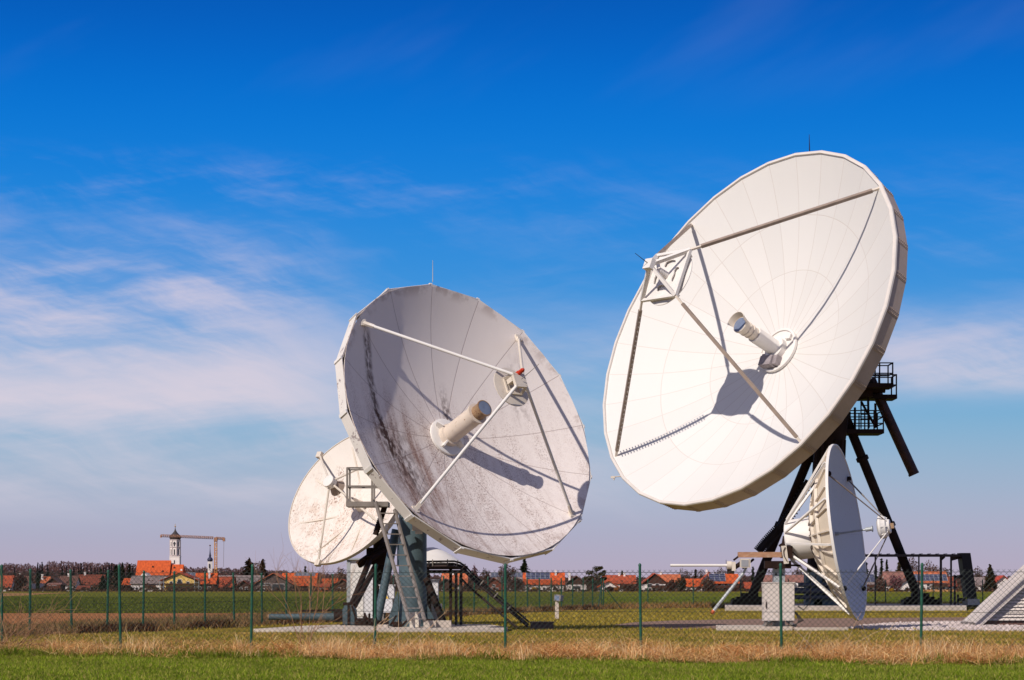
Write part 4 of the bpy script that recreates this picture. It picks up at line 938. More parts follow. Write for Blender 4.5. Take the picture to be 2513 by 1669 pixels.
mb.build('cable', m_cable, t, True)
mb = MB(); mb.box((b.x+.06, 59.4, b.z-.06), (.05, .06, .06)); mb.build('socket_box', m_cabw, t)
t, a, b = cabinet('white cabinet bearing a yellow warning triangle behind the ladder', 931, 968, 1437, 1504, 62.0, .35, m_cabw, two=False, handle=.9)
mb = MB(); tx, tz = P(946, 1464, 62).x, P(946, 1464, 62).z; mb.prism([Vector((tx-.085, 61.982, tz-.06)), Vector((tx+.085, 61.982, tz-.06)), Vector((tx, 61.982, tz+.085))], (0, .001, 0)); ws = mb.build('warning_sign', mat('sign_yellow', (.75, .45, .02), .5, .05, 4), t)
mb = MB(); mb.add([(tx+.012, 61.979, tz+.045), (tx-.022, 61.979, tz-.005), (tx+.004, 61.979, tz-.003), (tx-.012, 61.979, tz-.05), (tx+.026, 61.979, tz+.008), (tx+.002, 61.979, tz+.006)], [(0, 1, 2), (2, 5, 0), (2, 3, 4), (4, 5, 2)]); mb.build('bolt_symbol', m_cable, ws)
mb = MB(); mb.path([P(975, 1410, 61.6), P(955, 1425, 61.5), P(948, 1450, 61.5), P(955, 1470, 61.5), P(968, 1470, 61.5), P(977, 1456, 61.5)], .014, 6); mb.path([P(968, 1410, 61.6), P(966, 1440, 61.5), P(975, 1450, 61.5)], .014, 6); mb.build('cable', m_cable, t, True)
cabinet('tall white cabinet standing beside the blue column', 1049, 1076, 1424, 1503, 62.4, .35, m_cabw, two=False, handle=.85)
a = P(851, 1374, 72); b = P(921, 1374, 72); t = thing('equipment_shelter', 'narrow white equipment shelter rising behind the black legs of the rust-stained dish', 'shelter', ((a.x+b.x)/2, 72, 0))
mb = MB(); xm = P(860, 1374, 72).x; mb.span((a.x, 72.02, 0), (b.x, 73.2, a.z)); wl = mb.build('wall', m_cabw, t)
mb = MB(); mb.span((a.x-.03, 71.9, a.z+.001), (b.x+.03, 73.25, a.z+.05)); mb.build('roof', m_galv, t)
mb = MB(); mb.span((xm, 71.99, .2), (xm+.42, 72.018, a.z-.15)); dd = mb.build('door', m_white, t); mb = MB(); mb.span((a.x, 71.98, .02), (a.x+.11, 72.018, a.z-.01)); mb.build('corner_post', m_galv, t)
mb = MB(); mb.box((xm+.36, 71.97, .95), (.012, .012, .07)); mb.build('handle', m_black, dd)
# covered dish lying behind the column
cb2 = Vector(((1060-XC)*66/F, 66, 0)); zc = P(0, 1378, 66).z
t = thing('domed_antenna', 'low white ribbed dome antenna with toothed edge behind the blue column', 'antenna', cb2)
TM = Matrix.Translation((cb2.x, 66, zc)) @ Matrix.Rotation(math.radians(6), 4, 'Y')
mb = MB(); prof = []
for i in range(10): q = i/9; prof.append((.01+.98*q, .42*(1-q**1.5)))
mb.lathe(prof + [(r_*.985, z_-.03) for r_, z_ in prof[::-1]], 48, TM, cap=False); mb.build('dome', m_white, t, 30)
mb = MB()
for k in range(56):
    a_ = 2*PI*k/56; er = Vector((math.cos(a_), math.sin(a_), 0)); et = Vector((-er.y, er.x, 0))
    mb.prism([TM @ (er*.97+et*.03+Vector((0, 0, .03))), TM @ (er*1.0+et*.01+Vector((0, 0, -.08))), TM @ (er*.97+et*-.03+Vector((0, 0, .0)))], (TM.to_3x3() @ et)*.02)
mb.build('edge_tooth', m_white, t)
mb = MB(); mb.box((cb2.x+.3, 66, zc-.18), (.75, .4, .05)); mb.box((cb2.x+.45, 65.8, zc-.03), (.18, .2, .12)); mb.box((cb2.x+.1, 65.9, zc-.3), (.9, .08, .05))
for xx in (-.6, .55): mb.beam((cb2.x+xx, 66.1, 0), (cb2.x+xx, 66.1, zc-.15), .09)
mb.build('frame', m_black, t)
# cable tray
t = thing('cable_tray', 'black cable tray bending down from the dome antenna to a brown pit cover', 'cable tray', G(1135, 62))
route = [(1040, 1389), (1085, 1388), (1113, 1388), (1128, 1392), (1141, 1401), (1160, 1421), (1230, 1480), (1297, 1537)]
rt3 = [P(x_, y_, 62) for x_, y_ in route]
rt3[-1].z = .05
mb = MB()
for k in range(5): mb.path([p+Vector((0, -.18+.09*k, .04+.01*(k % 2))) for p in rt3], .032, 6)
for k in range(3): mb.path([p+Vector((.02, -.13+.13*k, .12)) for p in rt3], .028, 6)
mb.build('cable', m_cable, t, 40)
m_tray = mat('tray_steel', (.05, .032, .028), .6, .2, 3)
mb = MB()
for yy in (-.24, .24): mb.path([p+Vector((0, yy, -.02)) for p in rt3], .028, 4)
for yy in (-.2, .2): mb.path([p+Vector((-.08, yy, -.24)) for p in rt3[4:]], .03, 4)
mb.build('rail', m_tray, t)
mb = MB()
for i in range(len(rt3)-1):
    L = (rt3[i+1]-rt3[i]).length; n_ = max(1, int(L/.42))
    for j in range(n_):
        p = rt3[i].lerp(rt3[i+1], (j+.5)/n_); mb.beam(p+Vector((0, -.27, .0)), p+Vector((0, .27, .0)), .03, .03); d_ = (rt3[i+1]-rt3[i]).normalized(); u_ = Vector((-d_.z, 0, d_.x)); mb.beam(p+Vector((0, -.26, 0)), p+Vector((0, -.26, 0))+u_*.17, .03)
mb.build('rung', m_grey, t)
mb = MB()
for px_ in (1120, 1131): x_ = (px_-XC)*62/F; mb.beam((x_, 61.75 if px_ < 1125 else 62.3, 0), (x_, 61.75 if px_ < 1125 else 62.3, P(0, 1399, 62).z), .08)
mb.beam(P(1112, 1403, 62), P(1140, 1403, 62), .06); mb.build('post', m_tray, t)
p = G(1330, 59.5); mb = MB(); mb.span((p.x-.3, 59.2, 0), (p.x+.3, 60.0, .19)); mb.span((p.x-.32, 59.18, .191), (p.x+.32, 60.02, .22)); tag(mb.build('pit_cover', mat('brown_wood', (.15, .085, .065), .85, .2, 4, stretch=(1, 6, 6))), 'brown box over a cable pit at the foot of the tray', 'pit cover')
# floodlight bollard
p = G(1367, 80); t = thing('floodlight', 'short concrete post with a small tilted floodlight on the lawn', 'floodlight', p)
mb = MB(); mb.prism([p+Vector((-.075, -.06, 0)), p+Vector((.065, -.06, 0)), p+Vector((.055, -.06, .62)), p+Vector((-.065, -.06, .62))], (0, .12, 0)); mb.build('post', m_conc, t)
mb = MB(); h = p+Vector((.06, 0, .75)); ax = [Vector((math.cos(.5), -math.sin(.5), -.1)).normalized(), Vector((math.sin(.5), math.cos(.5), 0)), Vector((.1, 0, 1)).normalized()]
mb.box(h, (.13, .12, .11), ax); mb.beam(p+Vector((0, 0, .6)), h+Vector((-.03, 0, -.05)), .05); hd_ = mb.build('lamp_head', m_grey, t)
mb = MB(); mb.box(h+ax[0]*.133+Vector((0, 0, 0)), (.006, .105, .095), ax); mb.box(h-ax[1]*.123, (.09, .004, .085), ax); mb.build('lamp_glass', m_lens, hd_)
# louvred shelter at the edge
t = thing('louvred_shelter', 'pale sloping sheet-metal shelter with louvred gable standing on the gravel', 'shelter', G(2560, 66))
Zf = 65.0; xb0 = P(2401, 1524, Zf); xt = P(2610, 1333, Zf); zb0 = .16
m_sheet = mat('sheet_metal', (.62, .55, .50), .45, .06, 1.5, metal=.15, col2=(.5, .43, .38), thr=(.6, .8))
sl_ = (xt - xb0); sn = Vector((-sl_.z, 0, sl_.x)).normalized()
lo_ = Vector((xb0.x-.30, 0, xb0.z-.19)); 
mb = MB(); dep = 1.7
a = Vector((xb0.x-.12, Zf-.12, xb0.z-.11)); b = Vector((xt.x, Zf-.12, xt.z)); 
mb.prism([a, b, b+sn*.05, a+sn*.05], (0, dep, 0)); rf = mb.build('roof', mat('roof_sheet', (.46, .45, .50), .35, .08, 1.2, metal=.3), t)
mb = MB()
for yy in (-.13, .3, .62, 1.05, dep-.13): o_ = Vector((0, yy+.0, 0)); mb.beam(a+o_+sn*.075, b+o_+sn*.075, .10, .05, sn)
mb.build('roof_ridge', m_sheet, rf)
mb = MB(); mb.beam(a+Vector((0, -.06, 0))-sn*.06, b+Vector((0, -.06, 0))-sn*.06, .05, .16, sn); mb.build('fascia', m_sheet, t)
mb = MB(); xr = P(2820, 0, Zf).x; mb.prism([Vector((xb0.x+.1, Zf+.12, zb0+.02)), Vector((xr, Zf+.12, zb0+.02)), Vector((xr, Zf+.12, xt.z-.1)), Vector((xt.x, Zf+.12, xt.z-.1))], (0, .05, 0)); mb.build('gable_back', m_black, t)
mb = MB(); z_ = zb0+.06
while z_ < xt.z-.2:
    x0_ = xb0.x + (z_-xb0.z)*(xt.x-xb0.x)/(xt.z-xb0.z) + .10
    mb.add([(x0_, Zf-.02, z_-.045), (xr, Zf-.02, z_-.045), (xr, Zf+.03, z_+.042), (x0_, Zf+.03, z_+.042), (x0_, Zf-.005, z_-.045), (xr, Zf-.005, z_-.045), (xr, Zf+.045, z_+.042), (x0_, Zf+.045, z_+.042)], [(0, 1, 2, 3), (7, 6, 5, 4), (0, 4, 5, 1), (3, 2, 6, 7), (0, 3, 7, 4)])
    z_ += .098
mb.build('louvre', mat('louvre_cream', (.66, .58, .52), .5, .06, 1.5), t)
mb = MB(); mb.span((xb0.x+.05, Zf+.06, .0), (xr, Zf+dep-.4, zb0)); mb.box((xb0.x+.06, Zf-.02, .09), (.1, .1, .09)); mb.build('base', mat('base_brown', (.14, .07, .055), .8, .2, 3), t)
mb = MB(); mb.beam(a+Vector((-.02, 0, .03)), a+Vector((-.02, dep, .03)), .08, .1); mb.build('gutter', m_grey, t)
# cable rack of dish A
t = thing('cable_rack', 'dark overhead cable rack ending in a thick bundle bent down by the shelter', 'cable rack', G(2250, 118))
zr_ = P(0, 1363, 118).z
mb = MB()
for k in range(6): mb.path([Vector(((2030-XC)*118/F, 117.7+.12*k, zr_+.03)), Vector(((2352-XC)*118/F, 117.7+.12*k, zr_)), Vector(((2372-XC)*118/F, 117.7+.12*k, zr_-.12)), Vector(((2378-XC)*118/F, 117.7+.12*k, zr_-.5)), Vector(((2386-XC)*118/F, 117.7+.12*k, .2))], .035, 6)
mb.build('cable', m_cable, t, True)
mb = MB()
for yy in (117.6, 118.4): mb.beam((P(2030, 0, 118).x, yy, zr_-.01), (P(2356, 0, 118).x, yy, zr_-.01), .05, .13)
for k in range(16): x_ = P(2040+20*k, 0, 118).x; mb.beam((x_, 117.55, zr_+.08), (x_, 118.45, zr_+.08), .03)
mb.build('rail', m_tray, t)
mb = MB(); x0_, x1_ = P(2353, 0, 118).x, P(2376, 0, 118).x; x2_, x3_ = P(2368, 0, 118).x, P(2392, 0, 118).x; zt_ = zr_+.12; zl_ = P(0, 1467, 118).z
mb.prism([Vector((x0_, 117.4, zt_)), Vector((x1_, 117.4, zt_)), Vector((x3_, 117.4, zl_)), Vector((x2_, 117.4, zl_))], (0, 1.1, 0)); mb.build('cable_duct', m_cable, t)
mb = MB()
for k in range(5): xx = P(2370+5*k, 0, 118).x; mb.tube((xx, 117.5, zl_+.02), (xx+.04, 117.6, .12), .05, n=8)
mb.build('conduit', m_grey, t, True)
for px_, w_, zt2 in ((2148, .07, zr_), (2255, .07, zr_), (2309, .11, zr_), (2334, .09, zr_), (2343, .1, P(0, 1412, 118).z), (2351, .1, P(0, 1460, 118).z)):
    mb = MB(); x_ = P(px_, 0, 118).x; mb.beam((x_, 118, .202), (x_, 118, zt2+.02), w_, w_); mb.build('post', m_tray, t)
for p_, q_, h_ in ((P(2334, 1372, 118), P(2356, 1366, 118), .2), (P(2343, 1417, 118), P(2362, 1414, 118), .16), (P(2351, 1471, 118), P(2370, 1471, 118), .16), (P(2309, 1374, 118), P(2318, 1366, 118), .12)): mb = MB(); mb.beam(p_, q_, .1, h_); mb.build('bracket', m_tray, t)
mb = MB(); x_ = P(2382, 0, 118).x; mb.span((x_-.32, 117.2, .19), (x_+.32, 118.6, .5)); mb.build('footing', m_conc, t)

# ================================================================ village
m_tile = mat('orange_tile', (.54, .09, .02), .8, .28, .5, col2=(.30, .05, .018), thr=(.5, .72), stretch=(2, 1, 1))
m_tileb = mat('dull_orange_tile', (.40, .075, .03), .8, .3, .6, col2=(.24, .05, .025), thr=(.45, .7), stretch=(2, 1, 1))
m_tilec = mat('faded_orange_tile', (.50, .135, .055), .8, .3, .6, col2=(.34, .09, .045), thr=(.45, .7), stretch=(2, 1, 1))
m_tile2 = mat('red_brown_tile', (.20, .05, .028), .85, .2, .5)
m_tile3 = mat('brown_tile', (.14, .065, .05), .85, .2, .5)
m_tile4 = mat('grey_tile', (.24, .185, .175), .85, .2, .4)
m_wallw = mat('render_white', (.78, .70, .66), .85, .08, .4)
m_wally = mat('render_yellow', (.84, .56, .17), .85, .1, .5)
m_wood = mat('dark_wood', (.075, .028, .018), .85, .3, .8)
m_woodg = mat('grey_wood', (.14, .095, .085), .9, .25, .6, stretch=(4, 1, .6))
m_pane = mat('window_glass', (.05, .045, .05), .2, .1, 1, spec=.5)
m_solar = mat('solar_glass', (.03, .034, .085), .3, .2, .8, spec=.5)
m_frame = mat('window_frame_white', (.7, .66, .64), .6, .05, 2)
WIN = {}
def house(label, x0, x1, yb, ye, yr, Z, typ, mroof, mwall, wins=(), depth=10.0, wood=0.0, balcony=(), chim=(), solar=None, name='house', ov=.5, skew=0.0, bh=1.05):
    """x0..x1 roof extent, yb base, ye eave, yr ridge in photograph pixels at distance Z; wins (u, v, w, h) in wall fractions / metres"""
    s = Z/F; W_ = (x1-x0)*s; g0 = gz(Z); he = max(1.2, CAMH+(YH-ye)*s-g0); hr = CAMH+(YH-yr)*s-g0
    t = thing(name, label, 'house' if name == 'house' else name.replace('_', ' '), (((x0+x1)/2-XC)*s, Z, g0), rz=skew)
    w2 = W_/2-ov; mb = MB(); rise = hr-he
    if typ == 'side':
        d2 = depth/2; prof = [Vector((-w2, 0, 0)), Vector((-w2, depth, 0)), Vector((-w2, depth, he-.05)), Vector((-w2, d2, hr-.25)), Vector((-w2, 0, he-.05))]
        mb.prism(prof, (2*w2, 0, 0)); wl = mb.build('wall', mwall, t, local=True)
        o_ = ov*1.2; k = rise/d2; mb = MB()
        mb.prism([Vector((-W_/2, -o_, he-k*o_)), Vector((-W_/2, d2, hr)), Vector((-W_/2, depth+o_, he-k*o_)), Vector((-W_/2, depth+o_, he-k*o_-.18)), Vector((-W_/2, d2, hr-.2)), Vector((-W_/2, -o_, he-k*o_-.18))], (W_, 0, 0))
        rf = mb.build('roof', mroof, t, local=True)
        def on_roof(u, v): return Vector((-W_/2+W_*u, d2*v, he+rise*v))
        nrm = Vector((0, -rise, d2)).normalized(); upd = Vector((0, d2, rise)).normalized()
    else:
        prof = [Vector((-w2, 0, 0)), Vector((w2, 0, 0)), Vector((w2, 0, he)), Vector((0, 0, hr-.25)), Vector((-w2, 0, he))]
        mb.prism(prof, (0, depth, 0)); wl = mb.build('wall', mwall, t, local=True)
        k = rise/(W_/2); mb = MB()
        mb.prism([Vector((-W_/2, -.9, he-.1)), Vector((0, -.9, hr)), Vector((W_/2, -.9, he-.1)), Vector((W_/2, -.9, he-.34)), Vector((0, -.9, hr-.26)), Vector((-W_/2, -.9, he-.34))], (0, depth+1.4, 0))
        rf = mb.build('roof', mroof, t, local=True)
        def on_roof(u, v): return Vector((-W_/2*(1-u), depth*v, he+rise*u))
        nrm = Vector((0, 0, 1)); upd = Vector((0, 1, 0))
        if wood > 0:
            zz = he - wood*(he) if wood < 1 else 0.1; mb = MB()
            mb.prism([Vector((-w2, -.06, zz)), Vector((w2, -.06, zz)), Vector((w2, -.06, he-.05)), Vector((0, -.06, hr-.4)), Vector((-w2, -.06, he-.05))], (0, .055, 0)); mb.build('gable_cladding', m_wood, t, local=True)
    for (u, v, w_, h_) in wins:
        c = Vector((-w2+2*w2*u, -.1, he*v)); key = (round(w_, 1), round(h_, 1))
        if key not in WIN:
            mb = MB(); mb.box((0, 0, 0), (w_/2, .05, h_/2)); f_ = mb.build('window', m_frame, t, local=True)
            mb = MB(); mb.box((0, -.054, 0), (w_/2-.12, .003, h_/2-.12)); g_ = mb.build('pane', m_pane, f_, local=True); WIN[key] = (f_.data, g_.data)
        else:
            f_ = link('window', WIN[key][0], t, local=True); g_ = link('pane', WIN[key][1], f_, local=True)
        f_.location = c
    for (u0, u1, v) in balcony:
        mb = MB(); mb.span((-w2+2*w2*u0, -1.3, he*v), (-w2+2*w2*u1, -.12, he*v+.18)); mb.span((-w2+2*w2*u0, -1.32, he*v+.181), (-w2+2*w2*u1, -1.24, he*v+bh)); mb.build('balcony', m_wood, t, local=True)
    for (u, v) in chim:
        p = on_roof(u, v); mb = MB(); mb.span((p.x-.4, p.y-.4, p.z-.3), (p.x+.4, p.y+.4, max(p.z, hr)+.9)); mb.span((p.x-.48, p.y-.48, max(p.z, hr)+.901), (p.x+.48, p.y+.48, max(p.z, hr)+1.05)); mb.build('chimney', m_wallw, rf, local=True)
    if solar:
        u0, u1, v0, v1 = solar; p = on_roof(u0, v0)+nrm*.06; q = on_roof(u1, v0)+nrm*.06; r_ = on_roof(u1, v1)+nrm*.06; s2 = on_roof(u0, v1)+nrm*.06
        mb = MB(); mb.prism([p, q, r_, s2], nrm*.08); sp = mb.build('solar_panel', m_solar, rf, local=True)
        mb = MB(); ncol = max(2, int((q-p).length/1.6)); nrow = 4
        for i in range(ncol+1): a_ = p.lerp(q, i/ncol)+nrm*.10; b_ = s2.lerp(r_, i/ncol)+nrm*.10; mb.beam(a_, b_, .12, .03, nrm)
        for j in range(nrow+1): a_ = p.lerp(s2, j/nrow)+nrm*.10; b_ = q.lerp(r_, j/nrow)+nrm*.10; mb.beam(a_, b_, .12, .03, nrm)
        mb.build('panel_grid', m_galv, sp, local=True)
    return t
w1 = [(.2, .35, 1.3, 1.4), (.5, .35, 1.3, 1.4), (.8, .35, 1.3, 1.4)]
w2_ = [(.2, .28, 1.2, 1.4), (.5, .28, 1.2, 1.4), (.8, .28, 1.2, 1.4), (.2, .72, 1.2, 1.4), (.5, .72, 1.2, 1.4), (.8, .72, 1.2, 1.4)]
house('bright orange roof house cut by the edge behind first green post', -22, 29, 1452, 1438, 1412, 900, 'side', m_tileb, m_wallw, w1)
house('low brown roof house with pale chimney beside the bright orange one', 31, 72, 1452, 1440, 1413, 905, 'side', m_tile3, m_wallw, [(.25, .4, 1.3, 1.2), (.7, .4, 1.3, 1.2)], chim=[(.28, 1)])
house('low white garage with dark slate roof', 76, 110, 1452, 1445, 1432, 880, 'side', mat('slate', (.05, .045, .075), .6, .2, .6), m_wallw, [(.2, .5, 1.2, .9), (.5, .5, 1.2, .9), (.8, .5, 1.2, .9)], depth=7, name='garage')
house('small orange roof peeking out above the slate garage', 97, 119, 1452, 1433, 1415, 950, 'side', m_tilec, m_wallw, [(.5, .7, 1.2, 1.2)], chim=[(.15, .6)])
house('dark timber chalet with low pergola in front', 108, 151, 1452.5, 1434, 1417, 880, 'gable', m_tile3, m_wood, [(.3, .65, 1.2, 1.1), (.62, .65, 1.6, 1.2), (.35, .2, 1.2, 1.2), (.7, .2, 1.2, 1.2)], balcony=[(.1, .95, .42)], wood=.6)
house('long brown roof house with white chimney behind the timber chalet', 142, 188, 1452, 1433, 1412, 905, 'side', m_tile3, m_wallw, [(.75, .3, 1.2, 1.3), (.9, .3, 1.2, 1.3)], chim=[(.45, .95)])
house('wide red-brown roof house with white corner next to dark fir', 186, 254, 1452, 1432, 1410, 915, 'side', m_tile2, m_wallw, [(.58, .3, 2.0, 1.3), (.75, .3, 1.4, 1.3), (.9, .3, 1.2, 1.3), (.75, .7, 2.2, 1.2)], balcony=[(.62, 1, .5)], chim=[(.25, 1)])
house('low white outbuilding with brown roof before the red-brown house', 187, 220, 1452.5, 1446, 1437, 870, 'side', m_tile2, m_wallw, [(.25, .5, 1.2, .9), (.7, .5, 1.2, .9)], depth=6, name='outbuilding')
house('small orange roof house squeezed before the church trees', 299, 322, 1452, 1433, 1419, 930, 'side', m_tile, m_wallw, [(.25, .5, 1.2, 1.3), (.7, .5, 1.2, 1.3)])
house('long grey roof farmhouse with white ground floor below the church', 318, 398, 1453, 1430, 1413, 890, 'side', m_tile4, m_wallw, [(.08, .3, 1.2, 1.3), (.2, .3, 1.2, 1.3), (.32, .3, 1.2, 1.3), (.5, .7, 1.2, 1.2), (.7, .7, 1.2, 1.2), (.9, .3, 1.2, 1.3)], balcony=[(.45, .85, .45)], name='farmhouse')
ch = house('yellow chalet under scaffolding with wide orange roof', 390, 491, 1453, 1424, 1404.5, 880, 'gable', m_tileb, m_wally, [(.22, .75, 1.3, 1.3), (.5, .95, 1.6, 1.3), (.78, .75, 1.3, 1.3), (.2, .12, 1.6, 1.5), (.42, .12, 1.6, 1.5), (.62, .12, 2.2, 1.6), (.85, .12, 1.6, 1.5), (.5, .75, 2.2, 1.3)], depth=16, balcony=[(.0, 1, .62), (.0, 1, .28)], name='chalet', ov=2.2, bh=.45)
house('orange roof barn wing with skylight panels behind the chalet', 452, 531, 1452, 1430, 1405, 915, 'side', m_tile, m_wood, w1, solar=(.02, .3, .62, .98), chim=[(.76, .5)], name='barn')
house('orange low barn roof at the crane foot', 492, 575, 1450, 1438, 1415, 935, 'side', m_tileb, m_wood, [(.3, .4, 1.4, 1.4)], name='barn')
house('very long grey barn roof between crane and timber barn', 528, 645, 1450, 1431, 1412, 960, 'side', m_tile4, m_wood, [(.2, .4, 1.4, 1.3), (.6, .4, 1.4, 1.3)], name='barn')
house('small red-brown gabled shed below the long grey barn roof', 578, 618, 1450, 1437, 1424, 900, 'gable', m_tile2, m_wood, [(.3, .5, 1.2, 1.2), (.7, .5, 1.2, 1.2)], name='shed')
house('weathered timber barn with open dark doorway', 620, 722, 1449, 1433, 1405.5, 890, 'gable', m_tilec, m_woodg, [(.22, .95, 2.0, 1.0), (.36, .95, 2.0, 1.0), (.62, .35, 5.0, 4.0), (.15, .2, 4.0, 1.2)], name='barn', depth=20)
house('long orange roof with dark solar strip at its ridge beside the barn', 690, 778, 1449, 1434, 1405.5, 900, 'side', m_tile, m_wood, [(.3, .5, 1.4, 1.3)], solar=(.35, .92, .72, 1.0), name='barn')
house('tiny bright orange lean-to next to the barn', 775, 810, 1449, 1438, 1432, 870, 'side', m_tileb, m_tile, [(.4, .5, 1.4, .8)], depth=5, name='shed')
house('orange roof house behind the lean-to', 788, 828, 1449, 1434, 1419, 930, 'side', m_tile, m_wood, [(.3, .5, 1.2, 1.2), (.7, .5, 1.2, 1.2)])
house('dark gabled house with orange roof beside the white equipment shelter', 812, 868, 1449, 1437, 1420, 895, 'gable', m_tileb, m_wood, [(.35, .4, 1.2, 1.2), (.65, .4, 1.2, 1.2)])
house('bright orange roof house seen past the blue column', 1083, 1148, 1450, 1433, 1405, 900, 'side', m_tilec, m_wallw, w1, chim=[(.42, .85)])
house('dark gabled barn in front of the bright orange roof by the cable tray', 1066, 1122, 1450, 1437, 1419, 860, 'gable', m_tile3, m_wood, [(.35, .4, 1.2, 1.2)], name='barn')
house('red-brown gabled house under the cable tray slope', 1183, 1240, 1449, 1435, 1417, 890, 'gable', m_tile2, m_tile2, [(.35, .3, 1.3, 1.3), (.65, .3, 1.3, 1.3), (.5, .85, 1.3, 1.1)])
house('pale house with solar roof behind bare reddish trees', 1203, 1290, 1448, 1432, 1406, 960, 'side', m_tile4, m_wallw, w1, solar=(.02, .98, .6, .98))
house('long orange roof house half covered with solar panels', 1283, 1387, 1449, 1431, 1405, 905, 'side', m_tile, m_wallw, [(.1, .3, 1.4, 1.4), (.28, .3, 2.4, 1.6), (.5, .3, 1.2, 1.4), (.8, .3, 1.4, 1.4)], solar=(.08, .64, .35, .98), chim=[(.78, .8)])
house('white house with brown gable and single wide window', 1387, 1442, 1449, 1431, 1412, 890, 'gable', m_tile3, m_wallw, [(.5, .45, 3.2, 1.4)], wood=.18, chim=[(.4, .3)])
house('long orange roof white house beside the wide pine', 1479, 1562, 1450, 1430, 1411, 905, 'side', m_tileb, m_wallw, [(.12, .3, 1.3, 1.3), (.4, .3, 1.3, 1.3), (.6, .7, 2.4, 1.2), (.8, .3, 1.3, 1.3)], chim=[(.5, .95), (.66, .9)], balcony=[(.5, .8, .5)])
house('low white annex with slanting orange roof below the wide pine', 1466, 1521, 1450.5, 1440, 1424, 870, 'gable', m_tile, m_wallw, [(.35, .5, 1.2, 1.2), (.6, .5, 1.2, 1.2)], name='annex')
house('big white two-storey house with orange gable and balconies', 1574, 1640, 1452, 1431, 1406, 880, 'gable', m_tileb, m_wallw, [(.15, .2, 1.3, 1.5), (.3, .2, 1.3, 1.5), (.45, .2, 1.3, 1.5), (.7, .15, 2.2, 1.6), (.3, .7, 1.6, 1.6), (.6, .7, 1.6, 1.6)], balcony=[(.35, .95, .42)], wood=.12, depth=14)
house('orange roof wing with grey skylight behind the big white house', 1612, 1672, 1451, 1427, 1409, 905, 'side', m_tilec, m_wallw, w2_, chim=[(.2, 1)])
house('low orange roof house behind dark round bushes', 1678, 1726, 1451, 1437, 1420, 900, 'side', m_tile, m_wallw, w1)
house('steep orange gable house touching the blue solar barn', 1716, 1765, 1451, 1430, 1403, 910, 'gable', m_tileb, m_wallw, [(.5, .6, 1.3, 1.3)], chim=[(.8, .3)])
house('dark timber house with large blue solar roof behind the prop rod', 1740, 1815, 1451.5, 1429, 1408, 880, 'side', m_tile, m_wood, [(.2, .6, 1.3, 1.2), (.45, .6, 1.3, 1.2), (.7, .6, 1.3, 1.2), (.12, .15, 1.6, 1.5), (.4, .15, 1.6, 1.4), (.7, .15, 1.6, 1.4)], solar=(.02, .55, .1, .96), balcony=[(.0, 1, .36)])
house('tiny orange shed beside the black leg', 1826, 1846, 1451, 1441, 1428, 880, 'side', m_tileb, m_wood, [(.5, .5, 1.2, 1.2)], depth=5, name='shed')
house('long brown roof house seen behind mast and edge-on dish', 1872, 1985, 1450, 1431, 1411, 900, 'side', mat('pink_brown_tile', (.26, .12, .095), .85, .2, .5), m_wallw, w2_)
house('white house with blue solar roof at edge-on dish', 2098, 2150, 1451, 1431, 1409, 890, 'side', m_tile4, m_wallw, w2_, solar=(.3, .98, .1, .95), balcony=[(.5, 1, .5)])
house('broad pinkish brown roof house among bare trees', 2170, 2242, 1450, 1432, 1402, 930, 'side', m_tiles if False else MATS['pink_brown_tile'], m_wallw, w1)
house('white house with orange and solar roof behind green post', 2228, 2328, 1451, 1427, 1402, 885, 'side', m_tilec, m_wallw, [(.08, .3, 1.4, 1.6), (.32, .65, 1.5, 1.5), (.5, .3, 1.3, 1.3), (.5, .65, 1.3, 1.3), (.7, .65, 1.8, 1.3), (.9, .3, 1.3, 1.3)], solar=(.02, .98, .05, .68), balcony=[(.6, 1, .5)])
house('white gabled wing joined to the solar house', 2206, 2262, 1451.5, 1433, 1417, 868, 'gable', m_tile3, m_wallw, [(.3, .3, 1.3, 1.5), (.6, .3, 1.3, 1.5), (.5, .8, 1.2, 1.2)])
house('red-brown low roof house between rack posts', 2318, 2350, 1450, 1436, 1415, 900, 'side', m_tile2, m_wood, w1)
house('pale cottage with grey roof before tall conifer', 2385, 2422, 1449, 1434, 1416, 900, 'side', m_tile4, m_wallw, [(.3, .4, 1.3, 1.2), (.7, .4, 1.3, 1.2)])
house('white gable house with red roof at the slanted shelter edge', 2440, 2486, 1450, 1430, 1412, 890, 'gable', mat('red_tile', (.45, .06, .03), .8, .2, .5), m_wallw, [(.4, .4, 1.3, 1.3), (.6, .4, 1.3, 1.3)])
# pergola, firewood rows, scaffolding
Z = 862; t = thing('pergola', 'low timber pergola with pale roof in front of the dark chalet', 'pergola', G(131, Z)); s = Z/F; x0_, x1_ = (114-XC)*s, (149-XC)*s; g0 = gz(Z); z1_ = g0+2.6
mb = MB(); mb.add([], []); mb.prism([Vector((x0_, Z, z1_)), Vector((x1_, Z, z1_)), Vector((x1_, Z+3, z1_+.6)), Vector((x0_, Z+3, z1_+.6))], (0, 0, .15)); mb.build('roof', MATS['pink_brown_tile'], t)
for i in range(7): mb = MB(); x_ = x0_+.3+(x1_-x0_-.6)*i/6; mb.beam((x_, Z+.1, g0), (x_, Z+.1, z1_), .22); mb.build('post', m_tile2, t)
rd = random.Random(6); rt = None; m_log = mat('cut_log', (.62, .32, .12), .8, .3, 3)
for i in range(9):
    Z = 840; s = Z/F; p = G(2258+10.5*i, Z)
    if rt is None:
        rt = thing('firewood_pile', 'low pile of pale cut firewood before the solar house', 'firewood', p, 'firewood piles along the field edge')
        mb = MB()
        for j in range(16): x_ = (j % 6)*.26-.75+.13*((j//6) % 2); z_ = .15+.24*(j//6); mb.tube((x_, -.5, z_), (x_, .5, z_), .14, n=7)
        mb.build('log', m_log, rt, local=True)
    else: dup(rt, p, rz=0)
